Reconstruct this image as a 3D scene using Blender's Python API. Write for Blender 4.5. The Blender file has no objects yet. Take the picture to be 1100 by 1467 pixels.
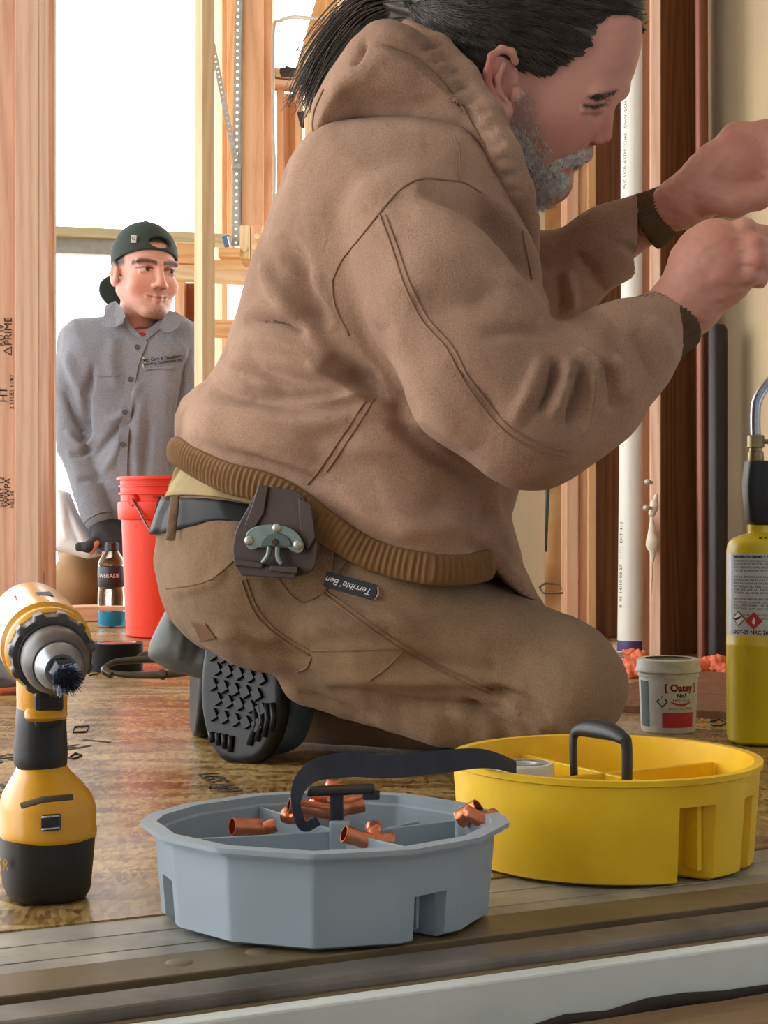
import bpy, math, random
import numpy as np
from mathutils import Vector, Matrix
from mathutils.bvhtree import BVHTree
random.seed(7); np.random.seed(7)
SC = bpy.context.scene
COL = SC.collection
# ------------------------------------------------------------------ camera
F = 2282.0            # focal length in pixels of the 1100 x 1467 frame
CH = 0.28             # camera height above the subfloor
cam = bpy.data.cameras.new('camera'); camo = bpy.data.objects.new('camera', cam); COL.objects.link(camo)
camo.location = (0, 0, CH); camo.rotation_euler = (math.pi/2, 0, 0)
cam.sensor_fit = 'VERTICAL'; cam.sensor_height = 36; cam.lens = F/1467*36; cam.clip_start = 0.01
SC.camera = camo
# ------------------------------------------------------------------ sky and exposure
w = bpy.data.worlds.new('overcast_sky'); SC.world = w; w.use_nodes = True
bg = w.node_tree.nodes['Background']; bg.inputs[0].default_value = (0.97, 0.985, 1.0, 1); bg.inputs[1].default_value = 4.2
SC.view_settings.view_transform = 'Standard'; SC.view_settings.look = 'None'
SC.view_settings.gamma = 1; SC.view_settings.use_curve_mapping = False
SC.view_settings.exposure = 0.12
# ------------------------------------------------------------------ helpers
def P(px, py, d): return Vector(((px-550)/F*d, d, CH-(py-733)/F*d))
PHI = math.radians(24.7)
U = Vector((math.cos(PHI), math.sin(PHI), 0)); V = Vector((-math.sin(PHI), math.cos(PHI), 0))
ORG = Vector((0, .967, 0))
def B(u, s, z): return ORG+U*u+V*s+Vector((0, 0, z))
def c8(r, g, b):
    f = lambda v: (v/255/12.92) if v/255 <= .04045 else ((v/255+.055)/1.055)**2.4
    return (f(r), f(g), f(b))
MATS = {}
def mat(name, col, rough=.5, metal=0, var=.1, scale=8, stretch=(1,1,1), bump=0, bscale=None, coat=0, trans=0, emit=0, sss=0, attr=None, spec=None, ior=None, col2=None, sheen=0, detail=4):
    if name in MATS: return MATS[name]
    m = bpy.data.materials.new(name); m.use_nodes = True; nt = m.node_tree; N = nt.nodes; L = nt.links
    b = N['Principled BSDF']
    b.inputs['Roughness'].default_value = rough; b.inputs['Metallic'].default_value = metal
    b.inputs['Coat Weight'].default_value = coat; b.inputs['Transmission Weight'].default_value = trans
    if coat: b.inputs['Coat Roughness'].default_value = .12
    if spec is not None: b.inputs['Specular IOR Level'].default_value = spec
    if ior: b.inputs['IOR'].default_value = ior
    if sss: b.inputs['Subsurface Weight'].default_value = sss; b.inputs['Subsurface Radius'].default_value = (.01, .004, .002); b.inputs['Subsurface Scale'].default_value = 1
    if sheen: b.inputs['Sheen Weight'].default_value = sheen
    if emit: b.inputs['Emission Color'].default_value = (*col, 1); b.inputs['Emission Strength'].default_value = emit
    tc = N.new('ShaderNodeTexCoord'); mp = N.new('ShaderNodeMapping'); L.new(tc.outputs['Object'], mp.inputs[0])
    mp.inputs['Scale'].default_value = stretch
    nz = N.new('ShaderNodeTexNoise'); nz.inputs['Scale'].default_value = scale; nz.inputs['Detail'].default_value = detail; L.new(mp.outputs[0], nz.inputs[0])
    rp = N.new('ShaderNodeValToRGB'); L.new(nz.outputs[0], rp.inputs[0])
    a = [max(0, x*(1-var)) for x in col]; z = [min(1, x*(1+var)) for x in (col2 or col)]
    rp.color_ramp.elements[0].color = (*a, 1); rp.color_ramp.elements[0].position = .3
    rp.color_ramp.elements[1].color = (*z, 1); rp.color_ramp.elements[1].position = .7
    if attr:
        at = N.new('ShaderNodeAttribute'); at.attribute_name = attr
        mx = N.new('ShaderNodeMix'); mx.data_type = 'RGBA'; mx.blend_type = 'MULTIPLY'; mx.inputs[0].default_value = 1
        L.new(at.outputs['Color'], mx.inputs[6]); L.new(rp.outputs[0], mx.inputs[7]); L.new(mx.outputs[2], b.inputs['Base Color'])
    else: L.new(rp.outputs[0], b.inputs['Base Color'])
    if bump:
        n2 = N.new('ShaderNodeTexNoise'); n2.inputs['Scale'].default_value = bscale or scale*6; n2.inputs['Detail'].default_value = 3; L.new(mp.outputs[0], n2.inputs[0])
        bp = N.new('ShaderNodeBump'); bp.inputs['Strength'].default_value = bump; bp.inputs['Distance'].default_value = .002
        L.new(n2.outputs[0], bp.inputs['Height']); L.new(bp.outputs[0], b.inputs['Normal'])
    MATS[name] = m; return m
def cloth(name, col, faded, dirt, rough=.9, grain=700, bump=.5):
    """worn canvas: faded patches, dirt stains, woven grain"""
    m = mat(name, col, rough, var=.1, scale=6, sheen=.1, spec=.2); nt = m.node_tree; N = nt.nodes; L = nt.links; b = N['Principled BSDF']; tc = N['Texture Coordinate']
    def nz(sc, det, dist=0):
        n = N.new('ShaderNodeTexNoise'); n.inputs['Scale'].default_value = sc; n.inputs['Detail'].default_value = det; n.inputs['Distortion'].default_value = dist; L.new(tc.outputs['Object'], n.inputs[0]); return n
    def ramp(src, p0, p1):
        r = N.new('ShaderNodeMapRange'); r.inputs[1].default_value = p0; r.inputs[2].default_value = p1; L.new(src, r.inputs[0]); return r.outputs[0]
    def mix(fac, a, c, mode='MIX'):
        x = N.new('ShaderNodeMix'); x.data_type = 'RGBA'; x.blend_type = mode
        if isinstance(fac, float): x.inputs[0].default_value = fac
        else: L.new(fac, x.inputs[0])
        for i, q in ((6, a), (7, c)):
            if isinstance(q, tuple): x.inputs[i].default_value = (*q, 1)
            else: L.new(q, x.inputs[i])
        return x.outputs[2]
    c = mix(ramp(nz(5, 5, .6).outputs[0], .42, .68), col, faded); c = mix(ramp(nz(9, 4, .3).outputs[0], .60, .74), c, dirt)
    g = nz(grain, 2); gr = N.new('ShaderNodeMapRange'); gr.inputs[1].default_value = .3; gr.inputs[2].default_value = .7; gr.inputs[3].default_value = .80; gr.inputs[4].default_value = 1.18; L.new(g.outputs[0], gr.inputs[0])
    cc = N.new('ShaderNodeCombineColor'); [L.new(gr.outputs[0], cc.inputs[i]) for i in range(3)]
    c = mix(1.0, c, cc.outputs[0], 'MULTIPLY'); L.new(c, b.inputs['Base Color'])
    ad = N.new('ShaderNodeMath'); ad.operation = 'MULTIPLY_ADD'; ad.inputs[1].default_value = 2.2; L.new(nz(38, 4, .8).outputs[0], ad.inputs[0]); L.new(g.outputs[0], ad.inputs[2])
    bp = N.new('ShaderNodeBump'); bp.inputs['Strength'].default_value = bump; bp.inputs['Distance'].default_value = .0022; L.new(ad.outputs[0], bp.inputs['Height']); L.new(bp.outputs[0], b.inputs['Normal'])
    return m
def wood(name, col, dark, knots=.5, rough=.6):
    if name in MATS: return MATS[name]
    m = bpy.data.materials.new(name); m.use_nodes = True; nt = m.node_tree; N = nt.nodes; L = nt.links
    b = N['Principled BSDF']; b.inputs['Roughness'].default_value = .75; b.inputs['Specular IOR Level'].default_value = .2
    tc = N.new('ShaderNodeTexCoord'); oi = N.new('ShaderNodeObjectInfo')
    ad = N.new('ShaderNodeVectorMath'); ad.operation = 'ADD'; sc = N.new('ShaderNodeVectorMath'); sc.operation = 'SCALE'
    cb = N.new('ShaderNodeCombineXYZ'); [L.new(oi.outputs['Random'], cb.inputs[i]) for i in range(3)]
    L.new(cb.outputs[0], sc.inputs[0]); sc.inputs['Scale'].default_value = 9
    L.new(tc.outputs['Object'], ad.inputs[0]); L.new(sc.outputs[0], ad.inputs[1])
    mp = N.new('ShaderNodeMapping'); mp.inputs['Scale'].default_value = (1, 1, .08); L.new(ad.outputs[0], mp.inputs[0])
    n1 = N.new('ShaderNodeTexNoise'); n1.inputs['Scale'].default_value = 7; n1.inputs['Detail'].default_value = 1; L.new(mp.outputs[0], n1.inputs[0])
    mu = N.new('ShaderNodeMath'); mu.operation = 'MULTIPLY'; mu.inputs[1].default_value = 22; L.new(n1.outputs[0], mu.inputs[0])
    fr = N.new('ShaderNodeMath'); fr.operation = 'PINGPONG'; fr.inputs[1].default_value = 1; L.new(mu.outputs[0], fr.inputs[0])
    n2 = N.new('ShaderNodeTexNoise'); n2.inputs['Scale'].default_value = 160; n2.inputs['Detail'].default_value = 2; L.new(mp.outputs[0], n2.inputs[0])
    mm = N.new('ShaderNodeMath'); mm.operation = 'MULTIPLY_ADD'; mm.inputs[1].default_value = .55; L.new(n2.outputs[0], mm.inputs[0]); 
    m3 = N.new('ShaderNodeMath'); m3.operation = 'MULTIPLY'; m3.inputs[1].default_value = .45; L.new(fr.outputs[0], m3.inputs[0]); L.new(m3.outputs[0], mm.inputs[2])
    rp = N.new('ShaderNodeValToRGB'); L.new(mm.outputs[0], rp.inputs[0])
    rp.color_ramp.elements[0].color = (*col, 1); rp.color_ramp.elements[0].position = .35
    rp.color_ramp.elements[1].color = (*dark, 1); rp.color_ramp.elements[1].position = .95
    vo = N.new('ShaderNodeTexVoronoi'); vo.inputs['Scale'].default_value = 5.5; 
    mp2 = N.new('ShaderNodeMapping'); mp2.inputs['Scale'].default_value = (1, 1, .55); L.new(ad.outputs[0], mp2.inputs[0]); L.new(mp2.outputs[0], vo.inputs[0])
    kr = N.new('ShaderNodeValToRGB'); L.new(vo.outputs['Distance'], kr.inputs[0])
    kr.color_ramp.elements[0].position = .035; kr.color_ramp.elements[0].color = (.16, .09, .05, 1)
    kr.color_ramp.elements[1].position = .06; kr.color_ramp.elements[1].color = (1, 1, 1, 1)
    mx = N.new('ShaderNodeMix'); mx.data_type = 'RGBA'; mx.blend_type = 'MULTIPLY'; mx.inputs[0].default_value = knots
    L.new(rp.outputs[0], mx.inputs[6]); L.new(kr.outputs[0], mx.inputs[7]); L.new(mx.outputs[2], b.inputs['Base Color'])
    bp = N.new('ShaderNodeBump'); bp.inputs['Strength'].default_value = .15; bp.inputs['Distance'].default_value = .002
    L.new(n2.outputs[0], bp.inputs['Height']); L.new(bp.outputs[0], b.inputs['Normal'])
    MATS[name] = m; return m
def tag(o, label=None, cat=None, group=None, kind=None):
    if label: o['label'] = label
    if cat: o['category'] = cat
    if group: o['group'] = group
    if kind: o['kind'] = kind
    return o
def empty(name, loc, label=None, cat=None, group=None, kind=None):
    o = bpy.data.objects.new(name, None); COL.objects.link(o); o.location = loc; o.empty_display_size = .02
    return tag(o, label, cat, group, kind)
def mesh_obj(name, verts, faces, m, parent=None, smooth=True, origin=None, attrs=None, bevel=0, sharp=None):
    """one mesh object; verts in world space, object origin at the parent or at `origin`"""
    v = np.asarray(verts, dtype=np.float64).reshape(-1, 3)
    if parent is not None: o0 = np.array(world_loc(parent))
    elif origin is not None: o0 = np.array(origin)
    else: o0 = np.array([(v[:,0].min()+v[:,0].max())/2, (v[:,1].min()+v[:,1].max())/2, v[:,2].min()])
    me = bpy.data.meshes.new(name)
    me.from_pydata((v-o0).tolist(), [], faces if isinstance(faces, list) else faces.tolist())
    if smooth: me.polygons.foreach_set('use_smooth', [True]*len(me.polygons))
    if attrs is not None:
        a = me.color_attributes.new('Col', 'FLOAT_COLOR', 'POINT')
        a.data.foreach_set('color', np.c_[attrs, np.ones(len(attrs))].astype(np.float32).ravel())
    me.materials.append(m); me.update()
    o = bpy.data.objects.new(name, me); COL.objects.link(o)
    if parent is not None:
        o.parent = parent
        if tuple(parent.rotation_euler) != (0, 0, 0): o.matrix_parent_inverse = parent.matrix_basis.inverted() @ Matrix.Translation(world_loc(parent))
    else: o.location = o0
    if bevel:
        md = o.modifiers.new('bevel', 'BEVEL'); md.width = bevel; md.segments = 2; md.limit_method = 'ANGLE'
    if sharp is not None and smooth:
        me.set_sharp_from_angle(angle=math.radians(sharp))
    return o
def world_loc(o):
    l = Vector(o.location)
    while o.parent: o = o.parent; l = l+o.location
    return l
BOXF = [(0,3,2,1),(4,5,6,7),(0,1,5,4),(1,2,6,5),(2,3,7,6),(3,0,4,7)]
def hexa(name, p8, m, parent=None, bevel=.002, **k):
    return mesh_obj(name, p8, BOXF, m, parent, smooth=False, bevel=bevel, **k)
def obox(name, c, ax, ay, az, m, parent=None, bevel=.002, **k):
    """box of centre c and half-extent vectors ax, ay, az"""
    c, ax, ay, az = map(Vector, (c, ax, ay, az))
    return hexa(name, [c-ax-ay-az, c+ax-ay-az, c+ax+ay-az, c-ax+ay-az, c-ax-ay+az, c+ax-ay+az, c+ax+ay+az, c-ax+ay+az], m, parent, bevel, **k)
def local_mesh(name, verts, faces, m, mw, parent=None, smooth=True, bevel=0, sharp=None):
    """mesh in local coordinates with a world matrix (for materials that follow the object's own axes)"""
    me = bpy.data.meshes.new(name); me.from_pydata([tuple(v) for v in verts], [], faces)
    if smooth: me.polygons.foreach_set('use_smooth', [True]*len(me.polygons))
    if sharp is not None: me.set_sharp_from_angle(angle=math.radians(sharp))
    me.materials.append(m); me.update()
    o = bpy.data.objects.new(name, me); COL.objects.link(o)
    if parent is not None:
        o.parent = parent; mw = Matrix.Translation(-world_loc(parent)) @ mw
    o.matrix_basis = mw
    if bevel:
        md = o.modifiers.new('bevel', 'BEVEL'); md.width = bevel; md.segments = 2; md.limit_method = 'ANGLE'
    return o
def frame(z, x=None):
    z = Vector(z).normalized(); x = Vector(x) if x is not None else (Vector((1, 0, 0)) if abs(z.x) < .9 else Vector((0, 1, 0)))
    y = z.cross(x).normalized(); x = y.cross(z); return Matrix((x, y, z)).transposed()
def bar(name, p0, p1, w, h, m, parent=None, side=None, bevel=.0025):
    """a piece of lumber from p0 to p1 (centre line), local Z along the grain"""
    p0, p1 = Vector(p0), Vector(p1); L = (p1-p0).length; R = frame(p1-p0, side)
    v = [(sx*w/2, sy*h/2, z) for z in (0, L) for sx, sy in ((-1,-1),(1,-1),(1,1),(-1,1))]
    return local_mesh(name, v, BOXF, m, Matrix.Translation(p0) @ R.to_4x4(), parent, False, bevel)
def post(name, x0, d0, x1, d1, t, z0, z1, m, parent=None):
    """upright lumber: front face runs between pixel columns x0 (at depth d0) and x1 (at depth d1), t thick to the rear"""
    A = P(x0, 733, d0); Bp = P(x1, 733, d1); A.z = Bp.z = 0
    e = (Bp-A); W = e.length; e.normalize(); n = Vector((-e.y, e.x, 0))
    c = (A+Bp)/2+n*t/2
    return bar(name, (c.x, c.y, z0), (c.x, c.y, z1), W, t, m, parent, side=e)
def grid_faces(nu, nv, cu=False, cv=False):
    f = []
    for i in range(nu if cu else nu-1):
        for j in range(nv if cv else nv-1):
            f.append((i*nv+j, ((i+1) % nu)*nv+j, ((i+1) % nu)*nv+(j+1) % nv, i*nv+(j+1) % nv))
    return f
def lathe_v(prof, n=48, mw=None, fun=None):
    """(r, z) profile round the Z axis -> verts, faces"""
    v = []
    for i in range(n):
        a = 2*math.pi*i/n
        for r, z in prof:
            if fun: r, z = fun(a, r, z)
            v.append((r*math.cos(a), r*math.sin(a), z))
    f = grid_faces(n, len(prof), True)
    if mw is not None: v = [mw @ Vector(q) for q in v]
    return v, f
def lathe(name, prof, loc, m, parent=None, n=48, axis=(0,0,1), sharp=40, fun=None, x=None):
    mw = Matrix.Translation(Vector(loc)) @ frame(axis, x).to_4x4()
    v, f = lathe_v(prof, n, None, fun)
    return local_mesh(name, v, f, m, mw, parent, True, sharp=sharp)
def catmull(pts, n=8, closed=False):
    p = [Vector(q) for q in pts]; out = []; N = len(p)
    for i in range(N if closed else N-1):
        if closed: a, b, c, d = p[i-1], p[i], p[(i+1) % N], p[(i+2) % N]
        else: a, b, c, d = p[max(i-1, 0)], p[i], p[i+1], p[min(i+2, N-1)]
        for k in range(n):
            t = k/n; out.append(.5*((2*b)+(c-a)*t+(2*a-5*b+4*c-d)*t*t+(3*b-a-3*c+d)*t**3))
    if not closed: out.append(p[-1])
    return out
def tube_v(path, r, n=8, caps=True, flat=1.0, up=None):
    """tube along path; r number or list; flat squashes the second axis"""
    path = [Vector(p) for p in path]; K = len(path); v = []; f = []
    prev = None
    for i, p in enumerate(path):
        t = (path[min(i+1, K-1)]-path[max(i-1, 0)]).normalized()
        if prev is None: x = Vector(up) if up is not None else (Vector((0,0,1)) if abs(t.z) < .9 else Vector((1,0,0)))
        else: x = prev
        x = (x-t*x.dot(t)).normalized(); y = t.cross(x); prev = x
        rr = r[i] if hasattr(r, '__len__') else r
        for k in range(n):
            a = 2*math.pi*k/n; v.append(p+x*math.cos(a)*rr+y*math.sin(a)*rr*flat)
    f = [((i)*n+k, i*n+(k+1) % n, (i+1)*n+(k+1) % n, (i+1)*n+k) for i in range(K-1) for k in range(n)]
    if caps: f += [tuple(range(n))[::-1], tuple((K-1)*n+k for k in range(n))]
    return v, f
def tube(name, path, r, m, parent=None, n=8, flat=1.0, up=None, **k):
    v, f = tube_v(path, r, n, True, flat, up); return mesh_obj(name, v, f, m, parent, **k)
def merge(*parts):
    V_, F_ = [], []
    for v, f in parts:
        o = len(V_); V_ += [tuple(q) for q in v]; F_ += [tuple(i+o for i in q) for q in f]
    return V_, F_
def box_v(c, ax, ay, az):
    c, ax, ay, az = map(Vector, (c, ax, ay, az))
    return [c-ax-ay-az, c+ax-ay-az, c+ax+ay-az, c-ax+ay-az, c-ax-ay+az, c+ax-ay+az, c+ax+ay+az, c-ax+ay+az], BOXF
def poly_interp(pts):  # piecewise-linear function through (x, y)
    xs = [p[0] for p in pts]; ys = [p[1] for p in pts]
    return lambda x: float(np.interp(x, xs, ys))
def text_v(s, size, shear=0, ext=.0002, align='CENTER', space=1.0, bold=0):
    cu = bpy.data.curves.new('txt', 'FONT'); cu.body = s; cu.size = size; cu.extrude = ext; cu.align_x = align; cu.align_y = 'CENTER'; cu.shear = shear; cu.space_character = space; cu.offset = bold; cu.resolution_u = 3
    o = bpy.data.objects.new('txt', cu); COL.objects.link(o)
    dg = bpy.context.evaluated_depsgraph_get(); me = o.evaluated_get(dg).to_mesh()
    v = [tuple(q.co) for q in me.vertices]; f = [tuple(p.vertices) for p in me.polygons]
    o.evaluated_get(dg).to_mesh_clear(); bpy.data.objects.remove(o); bpy.data.curves.remove(cu)
    return v, f
def text_on(name, s, size, mw, m, parent, **k):
    """flat lettering; mw carries local x = reading direction, y = up, z = outward"""
    v, f = text_v(s, size, **k); return mesh_obj(name, [mw @ Vector(q) for q in v], f, m, parent, smooth=False)
def plane_m(origin, x, y):
    x = Vector(x).normalized(); y = Vector(y); y = (y-x*y.dot(x)).normalized(); z = x.cross(y)
    return Matrix.Translation(Vector(origin)) @ Matrix((x, y, z)).transposed().to_4x4()
# ------------------------------------------------------------------ signed distance modelling (numpy) + surface nets
def smin(a, b, k):
    if k <= 0: return np.minimum(a, b)
    h = np.maximum(k-np.abs(a-b), 0)/k; return np.minimum(a, b)-h*h*k*.25
class Solid:
    def __init__(s): s.ops = []
    def _p(s, op, k, fn, lo, hi): s.ops.append((op, k, fn, np.array(lo, float), np.array(hi, float))); return s
    def cone(s, a, b, ra, rb, k=.02, op='add'):
        a = np.array(a, float); b = np.array(b, float); ab = b-a; l2 = max(ab@ab, 1e-12); R = max(ra, rb)
        def fn(p):
            t = np.clip(((p-a)@ab)/l2, 0, 1); q = p-a-t[:,None]*ab; return np.sqrt((q*q).sum(1))-(ra+t*(rb-ra))
        return s._p(op, k, fn, np.minimum(a, b)-R, np.maximum(a, b)+R)
    def chain(s, pts, rs, k=.02, op='add'):
        for i in range(len(pts)-1): s.cone(pts[i], pts[i+1], rs[i], rs[i+1], k, op)
        return s
    def ell(s, c, r, R=None, k=.02, op='add'):
        c = np.array(c, float); r = np.array(r, float); Rm = np.array(R, float) if R is not None else np.eye(3)   # columns = axes
        def fn(p):
            q = (p-c)@Rm; k0 = np.sqrt(((q/r)**2).sum(1)); k1 = np.sqrt(((q/(r*r))**2).sum(1)); return k0*(k0-1)/np.maximum(k1, 1e-9)
        m = r.max(); return s._p(op, k, fn, c-m, c+m)
    def box(s, c, h, R=None, rnd=.0, k=.0, op='add'):
        c = np.array(c, float); h = np.array(h, float)-rnd; Rm = np.array(R, float) if R is not None else np.eye(3)
        def fn(p):
            q = np.abs((p-c)@Rm)-h; return np.sqrt((np.maximum(q, 0)**2).sum(1))+np.minimum(q.max(1), 0)-rnd
        m = np.linalg.norm(h)+rnd; return s._p(op, k, fn, c-m, c+m)
    def slab(s, poly, y0, slope, H, R, k=.02, op='add', ext=.0):
        """outline in the XZ plane swept in Y about y0 + slope*x with half depth H and edge rounding R"""
        pl = np.array(poly, float)
        def fn(p):
            sd = poly_sdf(pl, p[:,0], p[:,2]); yy = np.abs(p[:,1]-y0-slope*p[:,0])
            if R > 0:
                w0 = sd+R; w1 = yy-(H-R); return np.sqrt(np.maximum(w0,0)**2+np.maximum(w1,0)**2)+np.minimum(np.maximum(w0,w1),0)-R
            return np.maximum(sd, yy-H)
        lo = [pl[:,0].min(), (y0+slope*pl[:,0]).min()-H, pl[:,1].min()]; hi = [pl[:,0].max(), (y0+slope*pl[:,0]).max()+H, pl[:,1].max()]
        return s._p(op, k, fn, lo, hi)
    def ev(s, p, ids=None):
        d = np.full(len(p), 9.0)
        for i in (range(len(s.ops)) if ids is None else ids):
            op, k, fn, lo, hi = s.ops[i]; f = fn(p)
            if op == 'add': d = smin(d, f, k)
            elif op == 'sub': d = -smin(-d, f, k)
            else: d = -smin(-d, -f, k)
        return d
    def mesh(s, vox, smooth=1, pad=3):
        los = [o[3] for o in s.ops if o[0] == 'add']; his = [o[4] for o in s.ops if o[0] == 'add']
        lo = np.min(los, 0)-vox*pad; hi = np.max(his, 0)+vox*pad
        for o in s.ops:
            if o[0] == 'int': lo = np.maximum(lo, o[3]-vox*pad); hi = np.minimum(hi, o[4]+vox*pad)
        BS = 12; nb = np.ceil((hi-lo)/vox/BS).astype(int); n = nb*BS
        gi = np.stack(np.meshgrid(*[np.arange(q) for q in nb], indexing='ij'), -1).reshape(-1, 3)
        cen = lo+(gi+.5)*BS*vox; hd = BS*vox*.5*1.7321
        cd = s.ev(cen)
        Vv = np.repeat(np.repeat(np.repeat(cd.reshape(nb), BS, 0), BS, 1), BS, 2).astype(np.float32)
        off = np.stack(np.meshgrid(*[np.arange(BS)]*3, indexing='ij'), -1).reshape(-1, 3)*vox
        act = np.where(np.abs(cd) < hd*1.9)[0]
        L = np.array([o[3] for o in s.ops]); Hh = np.array([o[4] for o in s.ops]); kk = np.array([o[1] for o in s.ops]); isint = np.array([o[0] == 'int' for o in s.ops])
        for b in act:
            dd = np.maximum(np.maximum(L-cen[b], cen[b]-Hh), 0); far = np.sqrt((dd**2).sum(1)) > hd+kk+vox
            ids = np.where(~far | isint)[0]
            i, j, k = gi[b]*BS
            Vv[i:i+BS, j:j+BS, k:k+BS] = s.ev(lo+gi[b]*BS*vox+off, ids).reshape(BS, BS, BS)
        v, f = surface_nets(Vv, lo, vox)
        for _ in range(smooth): v = laplace(v, f)
        return v, f
def poly_sdf(pl, x, y):
    d = np.full(len(x), 1e9); ins = np.zeros(len(x), bool); n = len(pl)
    for i in range(n):
        ax, ay = pl[i]; bx, by = pl[(i+1) % n]; ex, ey = bx-ax, by-ay; wx, wy = x-ax, y-ay
        t = np.clip((wx*ex+wy*ey)/max(ex*ex+ey*ey, 1e-14), 0, 1); d = np.minimum(d, (wx-t*ex)**2+(wy-t*ey)**2)
        if ay != by:
            c = ((ay > y) != (by > y)) & (x < (bx-ax)*(y-ay)/(by-ay)+ax); ins ^= c
    return np.where(ins, -1, 1)*np.sqrt(d)
def surface_nets(Vv, lo, vox):
    s = Vv < 0; nx, ny, nz = Vv.shape
    cnt = np.zeros((nx-1, ny-1, nz-1), np.int8)
    for a in (0, 1):
        for b in (0, 1):
            for c in (0, 1): cnt += s[a:nx-1+a, b:ny-1+b, c:nz-1+c]
    ci = np.argwhere((cnt > 0) & (cnt < 8))
    idx = np.full(cnt.shape, -1, np.int64); idx[ci[:,0], ci[:,1], ci[:,2]] = np.arange(len(ci))
    acc = np.zeros((len(ci), 3)); num = np.zeros(len(ci))
    cr = [(a, b, c) for a in (0,1) for b in (0,1) for c in (0,1)]
    val = {q: Vv[ci[:,0]+q[0], ci[:,1]+q[1], ci[:,2]+q[2]].astype(float) for q in cr}
    for q in cr:
        for ax in range(3):
            if q[ax] == 0:
                r = list(q); r[ax] = 1; r = tuple(r); v0, v1 = val[q], val[r]; m = (v0 < 0) != (v1 < 0)
                t = np.where(m, v0/np.where(v0 == v1, 1, v0-v1), 0); pt = np.tile(np.array(q, float), (len(ci), 1)); pt[:,ax] += t
                acc += pt*m[:,None]; num += m
    v = lo+(ci+acc/np.maximum(num, 1)[:,None])*vox
    faces = []
    for ax in range(3):
        sl0 = [slice(None)]*3; sl1 = [slice(None)]*3; sl0[ax] = slice(0, -1); sl1[ax] = slice(1, None)
        e = np.argwhere(s[tuple(sl0)] != s[tuple(sl1)]); o1, o2 = [(1,2),(2,0),(0,1)][ax]
        e = e[(e[:,o1] > 0) & (e[:,o2] > 0) & (e[:,o1] < Vv.shape[o1]-1) & (e[:,o2] < Vv.shape[o2]-1)]
        if not len(e): continue
        q = []
        for a, b in ((0,0),(-1,0),(-1,-1),(0,-1)):
            g = e.copy(); g[:,o1] += a; g[:,o2] += b; q.append(idx[g[:,0], g[:,1], g[:,2]])
        q = np.stack(q, 1); neg = s[e[:,0], e[:,1], e[:,2]]
        q[~neg] = q[~neg][:, ::-1]; faces.append(q)
    f = np.concatenate(faces); f = f[(f >= 0).all(1)]
    return v, f
def laplace(v, f, lam=.6):
    acc = np.zeros_like(v); n = np.zeros(len(v))
    for a, b in ((0,1),(1,2),(2,3),(3,0)):
        for i, j in ((a,b),(b,a)):
            n += np.bincount(f[:,i], minlength=len(v))
            for c in range(3): acc[:,c] += np.bincount(f[:,i], weights=v[f[:,j],c], minlength=len(v))
    return v+lam*(acc/np.maximum(n, 1)[:,None]-v)
def vnormals(v, f):
    n = np.cross(v[f[:,2]]-v[f[:,0]], v[f[:,3]]-v[f[:,1]]); o = np.zeros_like(v)
    for i in range(4):
        for c in range(3): o[:,c] += np.bincount(f[:,i], weights=n[:,c], minlength=len(v))
    return o/np.maximum(np.linalg.norm(o, axis=1), 1e-12)[:,None]
def to_px(v): return np.stack([550+v[:,0]/v[:,1]*F, 733-(v[:,2]-CH)/v[:,1]*F], 1)
def line_dist(q, pts):
    """distance of points q to a polyline, and the position along it (0..1)"""
    pts = np.array(pts, float); best = np.full(len(q), 1e9); tt = np.zeros(len(q)); L = np.r_[0, np.cumsum(np.linalg.norm(np.diff(pts, axis=0), axis=1))]
    for i in range(len(pts)-1):
        a, e = pts[i], pts[i+1]-pts[i]; t = np.clip(((q-a)@e)/max(e@e, 1e-12), 0, 1); d = np.linalg.norm(q-a-t[:,None]*e, axis=1)
        m = d < best; best = np.where(m, d, best); tt = np.where(m, (L[i]+t*(L[i+1]-L[i]))/L[-1], tt)
    return best, tt
def smooth2(pts, n=6): return [(p.x, p.y) for p in catmull([(x, y, 0) for x, y in pts], n)]
def folds(v, f, lst, side=-1):
    """raise (+) or sink (-) soft folds of cloth along drawn lines on the side of the body that faces -Y"""
    n = vnormals(v, f); q = to_px(v); out = v.copy(); m = np.clip((side*n[:,1]+.15)/.4, 0, 1)
    for pts, wd, amp in lst:
        d, t = line_dist(q, smooth2(pts, 5)); taper = np.clip(np.minimum(t, 1-t)/.22, 0, 1)**.7
        out += n*(amp*np.exp(-(d/wd)**2)*taper*m)[:,None]
    return out
def vnoise(v, scale, seed=0, oct=2):
    """cheap smooth noise: sum of random sine waves"""
    r = np.random.RandomState(seed); o = np.zeros(len(v)); 
    for k in range(oct*5):
        dv = r.normal(size=3); dv *= scale*(1+.6*r.rand())*(1.9**(k//5))/np.linalg.norm(dv); o += np.sin(v@dv+r.rand()*6.28)/(1.9**(k//5))
    return o/3
def seam(name, bvh, px, r, m, parent, off=.0006, d=1.8, n=5):
    """a raised stitched seam laid on a cloth surface"""
    path = []
    for x, y in smooth2(px, n):
        t = (P(x, y, 1.0)-Vector((0,0,CH))).normalized(); h, nn, i, ds = bvh.ray_cast(Vector((0,0,CH)), t)
        if h is not None:
            if path and (h-path[-1]).length > .05: continue
            path.append(h+nn*off)
    if len(path) > 1: return tube(name, path, r, m, parent, n=5)
def bvh_of(v, f): return BVHTree.FromPolygons([tuple(q) for q in v], [tuple(q) for q in f])
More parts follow.
